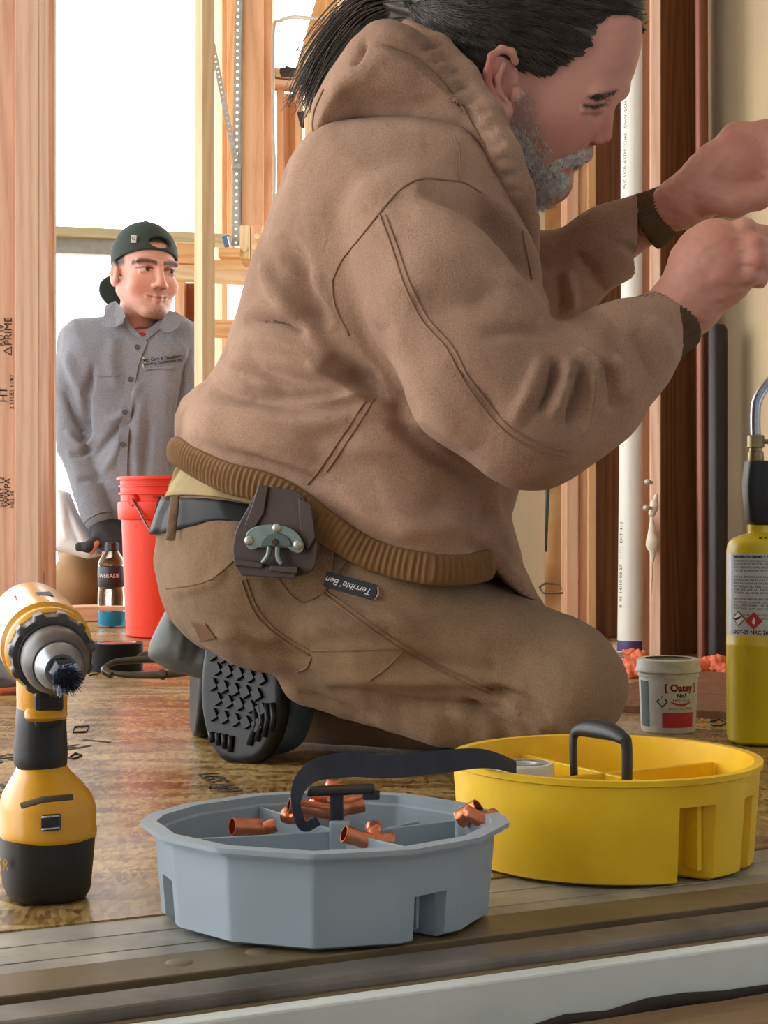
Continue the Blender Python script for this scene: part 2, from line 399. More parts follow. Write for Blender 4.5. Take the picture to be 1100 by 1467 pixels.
# ================================================================== the setting
FIR = wood('fir_lumber', c8(224,182,148), c8(194,146,114))
PINK = wood('pinkish_fir_lumber', c8(228,192,168), c8(200,156,130))
CREAM = wood('cream_pine_lumber', c8(226,205,168), c8(205,178,138), .5)
GOLD = wood('golden_fir_lumber', c8(216,172,124), c8(186,136,90))
FIR_SHADE = wood('shade_darkened_fir', c8(132,86,54), c8(92,56,34))  # fir with the shade of the right-hand wall put into its colour
GALV = mat('galvanised_steel', c8(168,172,170), .45, .7, .12, 30)
INK = mat('black_ink', c8(48,44,40), .8, var=.2)
DRYW = mat('beige_drywall', c8(184,164,130), .85, var=.05, scale=5)
# subfloor: strand board, slightly wet
def osb():
    m = bpy.data.materials.new('oriented_strand_board'); m.use_nodes = True; nt = m.node_tree; N = nt.nodes; L = nt.links; b = N['Principled BSDF']
    tc = N.new('ShaderNodeTexCoord')
    nzw = N.new('ShaderNodeTexNoise'); nzw.inputs['Scale'].default_value = 9; L.new(tc.outputs['Object'], nzw.inputs[0])
    mxw = N.new('ShaderNodeVectorMath'); mxw.operation = 'MULTIPLY_ADD'; mxw.inputs[1].default_value = (.05,.05,.05); L.new(nzw.outputs['Color'], mxw.inputs[0]); L.new(tc.outputs['Object'], mxw.inputs[2])
    mp = N.new('ShaderNodeMapping'); mp.inputs['Scale'].default_value = (14, 45, 1); mp.inputs['Rotation'].default_value = (0, 0, .7); L.new(mxw.outputs[0], mp.inputs[0])
    vo = N.new('ShaderNodeTexVoronoi'); vo.inputs['Scale'].default_value = 1.0; vo.inputs['Randomness'].default_value = 1; L.new(mp.outputs[0], vo.inputs[0])
    mp2 = N.new('ShaderNodeMapping'); mp2.inputs['Scale'].default_value = (55, 17, 1); mp2.inputs['Rotation'].default_value = (0, 0, .25); L.new(mxw.outputs[0], mp2.inputs[0])
    vo2 = N.new('ShaderNodeTexVoronoi'); L.new(mp2.outputs[0], vo2.inputs[0])
    a = N.new('ShaderNodeMix'); a.data_type = 'RGBA'; a.inputs[0].default_value = .5; L.new(vo.outputs['Color'], a.inputs[6]); L.new(vo2.outputs['Color'], a.inputs[7])
    sp = N.new('ShaderNodeSeparateColor'); L.new(a.outputs[2], sp.inputs[0])
    rp = N.new('ShaderNodeValToRGB'); L.new(sp.outputs[0], rp.inputs[0])
    e = rp.color_ramp.elements; e[0].position = .12; e[0].color = (*c8(108,76,36), 1); e[1].position = .88; e[1].color = (*c8(206,176,116), 1)
    q = rp.color_ramp.elements.new(.45); q.color = (*c8(160,128,74), 1)
    n3 = N.new('ShaderNodeTexNoise'); n3.inputs['Scale'].default_value = 3.2; n3.inputs['Detail'].default_value = 5; L.new(tc.outputs['Object'], n3.inputs[0])
    r3 = N.new('ShaderNodeValToRGB'); L.new(n3.outputs[0], r3.inputs[0]); r3.color_ramp.elements[0].position = .3; r3.color_ramp.elements[0].color = (.72,.68,.62,1); r3.color_ramp.elements[1].position = .7; r3.color_ramp.elements[1].color = (1,1,1,1)
    mx = N.new('ShaderNodeMix'); mx.data_type = 'RGBA'; mx.blend_type = 'MULTIPLY'; mx.inputs[0].default_value = 1; L.new(rp.outputs[0], mx.inputs[6]); L.new(r3.outputs[0], mx.inputs[7])
    # small dark chips
    mp4 = N.new('ShaderNodeMapping'); mp4.inputs['Scale'].default_value = (28, 70, 1); mp4.inputs['Rotation'].default_value = (0,0,.9); L.new(tc.outputs['Object'], mp4.inputs[0])
    v4 = N.new('ShaderNodeTexVoronoi'); L.new(mp4.outputs[0], v4.inputs[0]); r4 = N.new('ShaderNodeValToRGB'); L.new(v4.outputs['Distance'], r4.inputs[0])
    r4.color_ramp.elements[0].position = .07; r4.color_ramp.elements[0].color = (.3,.2,.12,1); r4.color_ramp.elements[1].position = .16; r4.color_ramp.elements[1].color = (1,1,1,1)
    m4 = N.new('ShaderNodeMix'); m4.data_type = 'RGBA'; m4.blend_type = 'MULTIPLY'; m4.inputs[0].default_value = .8; L.new(mx.outputs[2], m4.inputs[6]); L.new(r4.outputs[0], m4.inputs[7])
    L.new(m4.outputs[2], b.inputs['Base Color'])
    rr = N.new('ShaderNodeMapRange'); rr.inputs[1].default_value = .3; rr.inputs[2].default_value = .7; rr.inputs[3].default_value = .17; rr.inputs[4].default_value = .40; L.new(n3.outputs[0], rr.inputs[0]); L.new(rr.outputs[0], b.inputs['Roughness'])
    b.inputs['Specular IOR Level'].default_value = .6
    bp = N.new('ShaderNodeBump'); bp.inputs['Strength'].default_value = .22; bp.inputs['Distance'].default_value = .0015; L.new(sp.outputs[0], bp.inputs['Height']); L.new(bp.outputs[0], b.inputs['Normal'])
    return m
OSB = osb()
def bslab(name, u0, u1, s0, s1, z0, z1, m, parent=None, bevel=.001):
    q = [B(u, s, z) for z in (z0, z1) for u, s in ((u0,s0),(u1,s0),(u1,s1),(u0,s1))]
    return hexa(name, q, m, parent, bevel)
fl = bslab('floor', -4.5, 4.5, .195, 7.5, -.03, 0, OSB, bevel=0); tag(fl, 'wet-looking oriented strand board subfloor', None, kind='structure')
ALU = mat('grimy_aluminium', c8(150,148,140), .5, .35, .22, 14, (1,1,1), .1, 90, col2=c8(176,172,160))
TAN = mat('tan_sill_metal', c8(122,106,78), .5, .25, .25, 12, bump=.1, bscale=80)
DTRK = mat('dirty_track_metal', c8(104,96,84), .48, .4, .3, 16, bump=.15, bscale=70, col2=c8(120,114,106))
WHT = mat('white_painted_trim', c8(226,234,232), .6, var=.1, scale=10)
sill = empty('trim_1', B(0, .1, -.02), 'worn aluminium sliding door threshold with rails and grime', None, kind='structure')
bslab('sill_bed', -2, 2, .004, .195, -.05, -.012, DTRK, sill, 0)
bslab('sill_plate', -2, 2, .098, .195, -.012, -.0012, ALU, sill)
for s0 in (.118, .156): bslab('rib', -2, 2, s0, s0+.004, -.0014, -.0006, ALU, sill, .0004)
bslab('tan_strip', -2, 2, .053, .098, -.012, -.0008, TAN, sill)
bslab('rail', -2, 2, .006, .040, -.012, -.0012, DTRK, sill, .003)
bslab('rail_lip', -2, 2, .001, .006, -.05, -.0085, TAN, sill, .001)
for u, s in ((-.105, .077), (-.052, .079), (.085, .076), (.33,.078)): lathe('screw_cap', [(0,.0004),(.006,.0002),(.0085,-.0006),(.009,-.001)], B(u, s, 0), TAN, sill, 20)
tb = bslab('trim_2', -2, 2, -.012, .002, -.075, -.0095, WHT, None, .002); tag(tb, 'white painted trim board with chipped dirty lower edge below threshold', None, kind='structure')
DECK = wood('weathered_deck_board', c8(150,124,94), c8(108,84,58), .3)
dk = empty('floor_deck', B(0, -.3, -.06), 'weathered tan deck boards below the door threshold', None, kind='structure')
for i in range(4):
    sa = -.014-.142*i; a = B(-1.6, sa-.069, -.0545); b_ = B(1.6, sa-.069, -.0545); bar('plank', a, b_, .138, .025, DECK, dk, side=V, bevel=.003)
# ragged dark caulk line where trim meets deck
rnd = random.Random(3); q = [B(-1.2+.03*i, -.013-.002*rnd.random(), -.0425+.004*rnd.random()) for i in range(80)]
tube('caulk_line', q, [.0016+.003*rnd.random() for _ in q], mat('dark_dirt', c8(52,44,38), .9), dk, 6)
# ------------------------------------------------------------------ framing at the far left and behind the young man
def lum(o, label, group=None): return tag(o, label, 'stud' if 'stud' in o.name else 'lumber', group)
lum(post('wall_stud', -70, 3.24, 21, 3.27, .038, 0, 2.5, PINK), 'wide fir stud face with black grade stamps beside the doorway')
lum(post('wall_stud', 20.5, 3.208, 56, 3.207, .085, 0, 2.5, PINK), 'fir stud edge beside the stamped stud face, close to the person in grey')
lum(post('wall_stud', 57, 3.33, 77, 3.328, .02, 0, 2.5, PINK), 'darker doubled fir stud the grey-shirted person leans behind')
st0 = bpy.data.objects['wall_stud']
# grade stamps
def stamp(s, px, py, size, ang=90, d=3.25):
    A, Bq = P(-70,733,3.24), P(21,733,3.27); e = (Bq-A); e.z = 0
    t = (px+70)/91; o = A+(Bq-A)*t; d = o.y; o.z = CH-(py-733)/F*d
    n = Vector((e.y, -e.x, 0)).normalized()
    x = Vector((0,0,1)) if ang == 90 else e
    y = -e.normalized() if ang == 90 else Vector((0,0,1))
    text_on('grade_stamp', s, size, plane_m(o+n*.001, x, y), INK, st0)
stamp('\u25B3PRIME', 12, 482, .022); stamp('KD 19', 2, 480, .016); stamp('S DRY', 17, 545, .010); stamp('HT', 5, 565, .024); stamp('2 STUD', 17, 572, .012); stamp('WWPA', 11, 705, .018); stamp('S-DRY 12', 2, 705, .016); stamp('MILL 49', 18, 715, .011)
# sole plate in the background
pl = bar('sole_plate', P(60, 877, 4.06), P(330, 871, 4.22)+Vector((.35,.16,0)), .038, .089, FIR, side=(0,0,1)); 
for o in (pl,): o.location.z = .0195; o.rotation_euler.rotate_axis('X', 0)
lum(pl, 'flat sole plate on the floor behind the bottle and bucket')
lum(post('wall_stud', 290, 4.02, 308.5, 4.05, .034, 0, 2.6, CREAM), 'slim pale pine strip standing right beside the grey-shirted shoulder')
# back wall framing, a few metres beyond
D0 = 6.0
def zz(py, d): return CH-(py-733)/F*d
lum(bar('beam', P(60, 333, D0), P(330, 345, D0+.25), .036, .12, wood('greenish_weathered_lumber', c8(196,190,158), c8(166,160,128)), side=(0,0,1)), 'weathered greenish beam over the bright opening behind the cap')
st = bar('steel_channel', P(60, 351, D0+.02), P(225, 357, D0+.12), .06, .05, GALV, side=(0,0,1)); tag(st, 'grey steel channel bolted under the weathered beam', 'channel')
lum(bar('header', P(252, 363, D0-.02), P(296, 365, D0-.0), .075, .05, GOLD, side=(0,0,1)), 'short orange block between beam and ledger behind the cap')
lum(bar('ledger', P(240, 391, D0), P(480, 404, D0+.3), .048, .09, CREAM, side=(0,0,1)), 'pale ledger board running behind the slim pine strip')
lum(bar('ledger', P(240, 384, D0+.12), P(480, 374, D0+.4), .038, .09, CREAM, side=(0,0,1)), 'upper flat plate lying on the pale ledger board')
lum(post('wall_stud', 250, D0+.1, 264, D0+.1, .09, 0, zz(396, D0), FIR), 'short stud under the ledger just right of the chin')
lum(post('wall_stud', 264, D0+.17, 279, D0+.17, .03, 0, zz(396, D0), wood('shaded_fir_lumber', c8(176,116,84), c8(140,86,60))), 'recessed shade-darkened stud between the two short studs under the ledger')  # darker copy of the fir, shade of the recess put into its colour
lum(post('wall_stud', 279, D0+.1, 291, D0+.1, .09, 0, zz(396, D0), FIR), 'short stud under the ledger left of the slim pine strip')
lum(bar('ledger', P(300, 470, D0+.05), P(420, 476, D0+.25), .06, .09, GOLD, side=(0,0,1)), 'lowest golden rail behind the tan jacket back')
lum(post('wall_stud', 318, D0+.55, 326, D0+.56, .09, zz(700, D0), 3.2, FIR), 'thin far stud behind the perforated strap')
lum(post('wall_stud', 325, D0+.5, 336, D0+.5, .09, zz(376, D0+.5), 3.2, GOLD), 'golden far stud just left of the steel strut')
lum(post('wall_stud', 345.5, D0, 377, D0, .12, zz(375, D0), 3.2, FIR), 'broad fir post face behind the steel strut')
lum(post('wall_stud', 376.5, D0+.03, 390, D0+.03, .12, zz(372, D0), 3.2, FIR), 'narrow stud nailed against the broad fir post')
ps = empty('post_base', P(372, 372, D0-.02), 'plywood block pair with round plugs at the foot of the broad post', 'lumber')
for x0, x1, m_ in ((344, 359, CREAM), (360, 376, FIR)):
    a = P(x0, 370, D0-.03); b2 = P(x1, 324, D0-.03); obox('block', (a+b2)/2, ((b2.x-a.x)/2, 0, 0), (0, .02, 0), (0, 0, (b2.z-a.z)/2), m_, ps)
for x, y in ((368, 338), (365, 354), (350, 357)):
    lathe('plug', [(0,.004),(.010,.004),(.0115,.002),(.0115,0)], P(x, y, D0-.052), CREAM, ps, 16, axis=(0,-1,0))
lum(bar('block', P(314, 363, D0-.03), P(345, 364, D0-.03), .034, .08, GOLD, side=(0,0,1)), 'small reddish wood block at the foot of the steel strut')
# perforated strut and diagonal strap
def strut(name, pa, pb, wd, label, holes, parent_cat='strut'):
    e = empty(name, pb, label, parent_cat); ax = (pb-pa); L = ax.length; ax.normalize(); side = ax.cross(Vector((0,1,0))).normalized()
    n = holes; v, f = [], []
    nh = 8
    for i in range(n):   # plate cells each with a round hole
        c = pa+ax*(L*(i+.5)/n); hl = L/n/2; o = len(v); hw = wd/2
        sq = [(-hw,-hl),(0,-hl),(hw,-hl),(hw,0),(hw,hl),(0,hl),(-hw,hl),(-hw,0)]; r = min(hw*.42, hl*.42)
        for x, y in sq: v.append(c+side*x+ax*y)
        for x, y in sq: 
            l = math.hypot(x, y); v.append(c+side*(x/l*r)+ax*(y/l*r))
        f += [(o+k, o+(k+1) % 8, o+8+(k+1) % 8, o+8+k) for k in range(8)]
    pt = mesh_obj('perforated_plate', v, f, GALV, e, smooth=False); md = pt.modifiers.new('t', 'SOLIDIFY'); md.thickness = .004
    return e, side, ax
e, side, ax = strut('steel_strut', P(341.5, -40, D0-.02), P(337.5, 352, D0-.02), .026, 'upright galvanised steel strut beside the broad fir post', 40)
obox('web', P(345, 156, D0+.0), (.004,0,0), (0,.02,0), ax*.515, GALV, e, 0)
obox('clamp', P(338, 240, D0-.045), (.016,0,0), (0,.012,0), (0,0,.006), GALV, e)
BLUE = mat('blue_tool_plastic', c8(72,116,156), .4)
kc = empty('blue_bracket', P(326, 354, D0-.03), 'small blue metal bracket on the reddish block', 'bracket')
obox('plate', P(325, 345, D0-.05), (.014,0,.004), (0,.01,0), (-.006,0,.02), BLUE, kc); obox('lip', P(329, 347, D0-.06), (.004,0,.001), (0,.01,0), (-.006,0,.022), mat('pale_steel', c8(200,208,214), .3, .5), kc)
strut('hole_strap', P(300, 40, D0-.03), P(338, 232, D0-.03), .020, 'diagonal perforated metal strap running down to the steel strut', 26)
# wall bay to the right of the broad post, with roof brace, cable and debris
lum(bar('ledger', P(388, 107, D0+.1), P(470, 117, D0+.2), .034, .09, FIR, side=(0,0,1)), 'upper flat plate with black scrap on it')
lum(bar('ledger', P(388, 120.5, D0+.08), P(470, 128, D0+.18), .022, .09, FIR, side=(0,0,1)), 'lower flat plate under the plate with the scrap')
lum(post('wall_stud', 396.5, D0+.1, 406, D0+.1, .09, zz(560, D0), zz(124, D0+.1), FIR), 'left stud of the framed bay under the scrap plate')
lum(post('wall_stud', 405, D0+.2, 424, D0+.2, .03, zz(560, D0), zz(124, D0+.1), GOLD), 'recessed golden board at the back of the framed bay')
lum(post('wall_stud', 423, D0+.1, 433, D0+.1, .09, zz(560, D0), zz(124, D0+.1), FIR), 'right stud of the framed bay under the scrap plate')
lum(post('wall_stud', 436, D0-.3, 470, D0-.3, .09, zz(560, D0), zz(100, D0), wood('pale_sheathing', c8(232,206,166), c8(214,182,140))), 'pale board right behind the back of the hood')
lum(bar('roof_brace', P(432, 118, D0-.1), P(478, -40, D0-.1), .06, .09, GOLD, side=(1,0,0)), 'sloping golden brace leaving the plate towards the roof')
lum(post('wall_stud', 466, D0-.2, 483, D0-.2, .09, zz(100, D0), 3.2, GOLD), 'upper golden stud behind the pony tail')
lum(post('wall_stud', 484, D0-.25, 520, D0-.25, .09, zz(100, D0), 3.2, CREAM), 'cream upper stud beside the upper golden stud')
WIRE = mat('grey_cable_sheath', c8(176,166,150), .5)
tg = tube('electric_cable', catmull([P(484,25,D0-.32),P(450,26,D0-.3),P(420,24,D0-.2),P(402,29,D0-.05),P(392,40,D0-.02),P(391,120,D0-.02),P(391.5,200,D0-.02),P(393,235,D0-.02),P(392,300,D0-.02)], 8), .0072, WIRE, None, 8); tag(tg, 'grey electric cable looping beside the broad post', 'cable')
BLK = mat('black_scrap', c8(40,36,34), .7)
s = Solid(); s.box(P(418,103,D0+.02), (.045,.03,.012), rnd=.004, k=.01); s.cone(P(411,96,D0+.02), P(420,103,D0+.02), .006, .014, .01); s.cone(P(425,104,D0), P(436,102,D0), .012, .004, .01)
v, f = s.mesh(.004); tag(mesh_obj('black_scrap', v, f, BLK), 'crumpled black scrap lying on the upper flat plate', 'scrap')
pb = hexa('black_flap', [P(425,160,D0-.02),P(437,158,D0-.02),P(437,158,D0-.01),P(425,160,D0-.01),P(431,182,D0-.02),P(437,184,D0-.02),P(437,184,D0-.01),P(431,182,D0-.01)][::1], BLK, None, 0); tag(pb, 'small black membrane flap beneath the pony tail', 'flap')
# pale house siding outside
SID = mat('white_siding', c8(240,240,238), .7, var=.02)
ho = empty('neighbour_siding', P(200, 733, 9.0)-Vector((0,0,CH)), 'pale horizontal lap siding of the house outside', 'siding')
for i in range(9):
    z0 = .25+i*.16; obox('siding_board', (-1.2, 9.0+.0, z0+.08), (2.4,0,0), (0,.012,0), (0,.012,.082), SID, ho, 0)
# ------------------------------------------------------------------ right-hand wall
lum(post('wall_stud', 811, 3.42, 829, 3.42, .10, 0, 2.5, FIR), 'lit fir stud nearest the kraft paper')
lum(post('wall_stud', 829.5, 3.43, 843, 3.43, .10, 0, 2.5, FIR), 'second lit fir stud nailed to the one by the kraft paper')
lum(post('wall_stud', 842, 3.41, 854, 3.41, .10, 0, 2.5, GOLD), 'third thin stud in the cluster behind the beard')
lum(post('wall_stud', 854, 3.52, 890, 3.56, .04, 0, 2.5, FIR_SHADE), 'shaded side of a fir stud left of the white pipe')
lum(post('wall_stud', 930, 3.06, 946.5, 3.05, .03, 0, 2.5, PINK), 'pale stud edge right of the white pipe with glue drips')
lum(post('wall_stud', 946.5, 3.05, 1010, 3.22, .04, 0, 2.5, FIR_SHADE), 'wide shaded stud face between white pipe and copper pipe')
PVC = mat('white_pvc', c8(226,224,212), .35, var=.03)
pv = empty('waste_pipe', P(905.5, 733, 3.17)-Vector((0,0,CH)), 'white plastic waste pipe standing on the floor between the studs', 'pipe')
pc = P(905.5, 733, 3.17); tilt = Vector((.010, 0, 1)).normalized()
lathe('pipe', [(.026,0),(.0295,.001),(.0295,2.5),(.026,2.5)], (pc.x, pc.y, .002), PVC, pv, 48, axis=tilt)
lathe('purple_primer', [(.0299,.004),(.0301,.005),(.0301,.024),(.0299,.025)], (pc.x, pc.y, 0), mat('purple_primer', c8(70,56,110), .5), pv, 40, axis=tilt)
def pipe_text(s_, z, size, az):
    v, f = text_v(s_, size, align='LEFT'); out = []
    for x, y, q in v:
        a = az-y/.0295; out.append((pc.x+tilt.x*(z+x)+.0298*math.cos(a), pc.y+.0298*math.sin(a), z+x))
    return mesh_obj('pipe_print', out, f, INK, pv, smooth=False)
pipe_text('8  01 14/10 08 27   ||||||||  EXT 410', .09, .012, math.radians(-152))
pipe_text('PVC 1120  ASTM D2665   DWV  SCH 40   NSF', .92, .011, math.radians(-152)); pipe_text('ABC', .80, .014, math.radians(-140))
lathe('pipe_collar', [(.0292,0),(.0335,.002),(.0335,.02),(.0292,.022)], (pc.x+.02*.7,pc.y,.001), PVC, pv, 40) if False else None
COP = mat('copper', c8(222,136,98), .3, .9, .15, 20)
cp = P(1008, 733, 3.02); o = lathe('copper_pipe', [(.0115,.0),(.0125,.001),(.0125,2.5),(.0115,2.5)], (cp.x, cp.y, 0.0), mat('dull_copper', c8(120,74,56), .4, .6, .15, 6), None, 24, axis=(-.004,0,1)); tag(o, 'dull copper water pipe running up beside the wide stud', 'pipe')
cp = P(1028, 733, 2.98); o = lathe('drain_pipe', [(.017,0),(.018,.001),(.018,.62),(.014,.63),(.0,.632)], (cp.x, cp.y, 0), mat('black_iron', c8(44,38,38), .4, .5, .2, 9), None, 28); tag(o, 'short dark iron pipe in front of the beige wall', 'pipe')
q0, q1 = P(1003,733,3.30), P(1500,733,1.9)
q0.z = q1.z = 0; e_ = (q1-q0).normalized(); n_ = Vector((-e_.y, e_.x, 0))
wr = hexa('wall_right', [q0, q1, q1+n_*.0127, q0+n_*.0127, q0+Vector((0,0,2.5)), q1+Vector((0,0,2.5)), q1+n_*.0127+Vector((0,0,2.5)), q0+n_*.0127+Vector((0,0,2.5))], DRYW, None, .001); tag(wr, 'beige drywall panel behind the gas torch', None, kind='structure')
# glue drips and screws on the pale stud edge
ge = empty('glue_drip', P(938,1000,3.03), 'hardened pale glue drips and bent screws on the stud edge', 'glue')
GLU = mat('hardened_glue', c8(222,208,190), .5, var=.1)
s = Solid(); pts = [(938,688),(940,705),(936,720)]
s.cone(P(934,780,3.045), P(934,740,3.045), .012, .003, .008); s.cone(P(935,775,3.04), P(935,800,3.042), .011, .004, .006); s.cone(P(934,800,3.042), P(933,850,3.044), .003, .0015, .004); s.ell(P(937,725,3.035), (.008,.01,.012), k=.006); s.cone(P(940,710,3.04), P(934,735,3.03), .004,.007,.005)
v, f = s.mesh(.0016); mesh_obj('drip', v+0*v, f, GLU, ge)
for x, y in ((927,690),(925,727)):
    a = P(x, y, 3.0); tube('screw', [a, a+Vector((.014,.03,.0))], [.006,.003], mat('zinc_screw', c8(190,176,160), .4,.4), ge, 8)
# insulation bay
KRA = mat('kraft_paper', c8(186,152,104), .7, var=.12, scale=14, bump=.4, bscale=22)
def sheet(name, x0, x1, y0, y1, d, m, amp, seed, nu=24, nv=90, zfloor=None):
    v = []
    for i in range(nu):
        for j in range(nv):
            p = P(x0+(x1-x0)*i/(nu-1), y0+(y1-y0)*j/(nv-1), d); v.append(p)
    v = np.array([tuple(q) for q in v]); v[:,1] += amp*vnoise(v, 34, seed, 3); v[:,2] = np.maximum(v[:,2], .002)
    o = mesh_obj(name, v, grid_faces(nu, nv), m); md = o.modifiers.new('t','SOLIDIFY'); md.thickness = .004; return o
tag(sheet('insulation_batt', 768, 815, -40, 925, 3.58, KRA, .012, 4), 'crumpled kraft paper facing of wall insulation left of the lit studs', 'insulation')
PLA = mat('cream_board', c8(214,204,180), .8, var=.04)
tag(post('wall_panel', 715, 3.46, 781, 3.50, .012, 0, 2.5, PLA), 'cream board edge in front of the kraft paper', 'panel')
tt = tube('teal_tape', [P(786,668,3.53),P(785,690,3.53),P(783,740,3.53),P(781,790,3.53)], .004, mat('teal_tape', c8(56,88,92), .5), None, 6, .3); tag(tt, 'narrow teal tape strip on the kraft paper edge', 'tape')
lum(post('wall_stud', 600, 3.75, 716, 3.75, .04, 0, 2.5, FIR), 'fir stud hidden behind the chest of the tan jacket')
# insulating foam scraps at the wall foot
FOAM = mat('orange_foam', c8(226,116,80), .8, var=.18, scale=60, bump=.5, bscale=140)
rr = random.Random(5)
for i, (x, y, r) in enumerate([(898,960,.022),(914,955,.02),(908,938,.016),(922,944,.02),(891,948,.012),(1000,955,.018),(1022,950,.02),(1034,960,.016),(960,962,.012),(1012,948,.013)]):
    d = CH*F/max(y+10-733, 60); d = min(d, 3.02); c = P(x, y, d); s = Solid()
    c.z = max(c.z, r*.55)
    for k in range(5):
        s.ell(c+Vector((rr.uniform(-r,r)*.8, rr.uniform(-r,r)*.5, rr.uniform(-r,r)*.35)), (r*rr.uniform(.5,.9), r*.6, r*rr.uniform(.35,.6)), k=.004)
    v, f = s.mesh(.0022, 0); v = v+vnormals(v, f)*(.0018*vnoise(v, 420, i, 2))[:,None]; v[:,2] = np.maximum(v[:,2], .0005)
    tag(mesh_obj('foam_scrap', v, f, FOAM), 'torn orange foam scrap at the foot of the white pipe' if i < 5 else 'torn orange foam scrap at the foot of the wide stud and beige wall', 'foam', 'foam scraps by the pipe' if i < 5 else 'foam scraps by the wide stud')
# red-brown board with pencil marks lying by the tub
BRD = wood('red_plywood', c8(124,84,60), c8(98,64,44))
bd = obox('plywood_offcut', (0,0,0), (.2,0,0), (0,.26,0), (0,0,.005), BRD, None, .001); bd.location = P(1075, 1000, 2.4)*1; bd.location.z = .0; bd.rotation_euler = (0,0,-.5); tag(bd, 'thin red-brown plywood offcut lying behind the flux tub', 'board')
def floor_mark(s_, px, py, size, rot, m=INK, z=.0006, **k):
    d = (CH-z)*F/(py-733); o = P(px, py, d); o.z = z; r = math.radians(rot)
    return text_on('floor_print', s_, size, plane_m(o, (math.cos(r), math.sin(r), 0), (-math.sin(r), math.cos(r), 0)), m, fl, **k)
floor_mark('LGS AN', 312, 1120, .035, -72); floor_mark('EXPOSURE 1', 15, 1085, .06, 60); floor_mark('SIZED', 22, 1125, .05, 60)
def floor_poly(pts, closed=True):
    q = []
    for px, py in pts: d = CH*F/(py-733); o = P(px, py, d); o.z = .0007; q.append(o)
    if closed: q.append(q[0])
    tube('floor_print', q, .0016, INK, fl, 4, .2)
floor_poly([(104,1050),(107,1042),(128,1041),(124,1049)]); floor_poly([(98,1087),(108,1080),(118,1083),(106,1088)]); floor_poly([(124,962),(138,960),(140,966),(128,968)], True)
floor_poly([(1016,1035),(1030,1031),(1042,1035),(1034,1040),(1020,1040)]); floor_poly([(1000,1013),(1020,1019),(1042,1028)], False)
floor_poly([(300,1130),(303,1128)], False)
# unseen ceiling, walls and floor added around the camera to limit the daylight
CEI = mat('ceiling_board', c8(226,220,208), .9, var=.03)
WAL = mat('room_wall_paint', c8(196,200,204), .9, var=.03)
def room(name, lo, hi, m, label):
    c = (Vector(lo)+Vector(hi))/2; h = (Vector(hi)-Vector(lo))/2
    return tag(obox(name, c, (h.x,0,0), (0,h.y,0), (0,0,h.z), m, None, 0), label, None, kind='structure')
room('ceiling', (-3.0,-2.0,2.5), (2.2,6.55,2.55), CEI, 'unseen board ceiling added to shade the room and the far framing')
room('wall_left', (-3.05,-2.0,-.3), (-3.0,-.8,2.5), WAL, 'unseen painted left wall added to narrow the daylight opening')
room('wall_rear', (-3.0,-2.05,-.3), (2.2,-2.0,2.5), WAL, 'unseen painted wall added behind the camera to cut frontal daylight')
room('wall_far_right', (2.15,-2.0,-.3), (2.2,5.0,2.5), WAL, 'unseen painted right wall added to close off daylight')
room('floor_near', (-3.0,-2.0,-.12), (2.2,.9,-.085), mat('grey_floor_paint', c8(150,154,156), .7), 'unseen plain floor added under the camera, grey to cool its bounced light')
# ================================================================== tools in the foreground
YEL = mat('yellow_plastic', c8(244,194,20), .42, var=.07, scale=18, col2=c8(248,204,40))
GRY = mat('grey_plastic', c8(160,174,184), .45, var=.07, scale=9, detail=6)
BLKP = mat('black_plastic', c8(34,36,40), .45, var=.15, scale=20)
NAVY = mat('navy_webbing', c8(40,46,62), .7, var=.2, scale=60)
def tray_shell(rfun, h, wall, nth, zs, notch):
    """outer/inner surface of a round tray: rfun(a) outline radius; notch(a, z) inset"""
    v = []; nz = len(zs)
    for i in range(nth):
        a = 2*math.pi*i/nth; R = rfun(a)
        prof = [(0, .0015)]
        prof += [((R*(.955+.045*z/h))-notch(a, z), z) for z in zs]
        prof += [(R-wall, h)]+[(R*(.955+.045*z/h)-wall-.002-max(notch(a, z), 0)*1.0, z) for z in zs[::-1] if z > .006]+[(0, .006)]
        v += [(r*math.sin(a), -r*math.cos(a), z) for r, z in prof]
    return v, grid_faces(nth, len(prof), True)
# ---- yellow tray
tc = P(866, 733, 1.305); tc.z = .0005; HY = .080
yt = empty('tool_tray', tc, 'round yellow plastic tool tray with black handle on the threshold', 'tray')
def ynotch(a, z):
    d = math.degrees(a) % 360
    t = 0
    if z < .058:
        for lo, hi, dep in ((19, 35, .030), (53, 61, .026), (199, 215, .028), (233, 241, .026)):
            if lo <= d <= hi: t = max(t, dep*min(1, (hi-d)/(hi-lo)*1.9, (d-lo+.01)/1.2))
    return t
zs = [0, .002, .01, .02, .03, .04, .05, .0565, .0575, .0585, .062, .07, .0745, .0755, HY-.001, HY]
v, f = tray_shell(lambda a: .1245, HY, .003, 360, zs, lambda a, z: ynotch(a, z)-(.0022 if z >= .0755 else 0)+(.004 if z < .001 else 0))
local_mesh('tray_body', v, f, YEL, Matrix.Translation(tc), yt, sharp=35)
def ywall(a0, r0, a1, r1, z, t=.002, h0=.008):
    p = Vector((r0*math.sin(a0), -r0*math.cos(a0), 0)); q_ = Vector((r1*math.sin(a1), -r1*math.cos(a1), 0)); e = (q_-p); n = Vector((-e.y, e.x, 0)).normalized()*t
    obox('divider', tc+(p+q_)/2+Vector((0,0,(z+h0)/2)), e/2, n, (0,0,(z-h0)/2), YEL, yt, .0008)
ywall(math.radians(-60), .116, math.radians(120), .116, .066); ywall(math.radians(30), .116, math.radians(210), .116, .066)
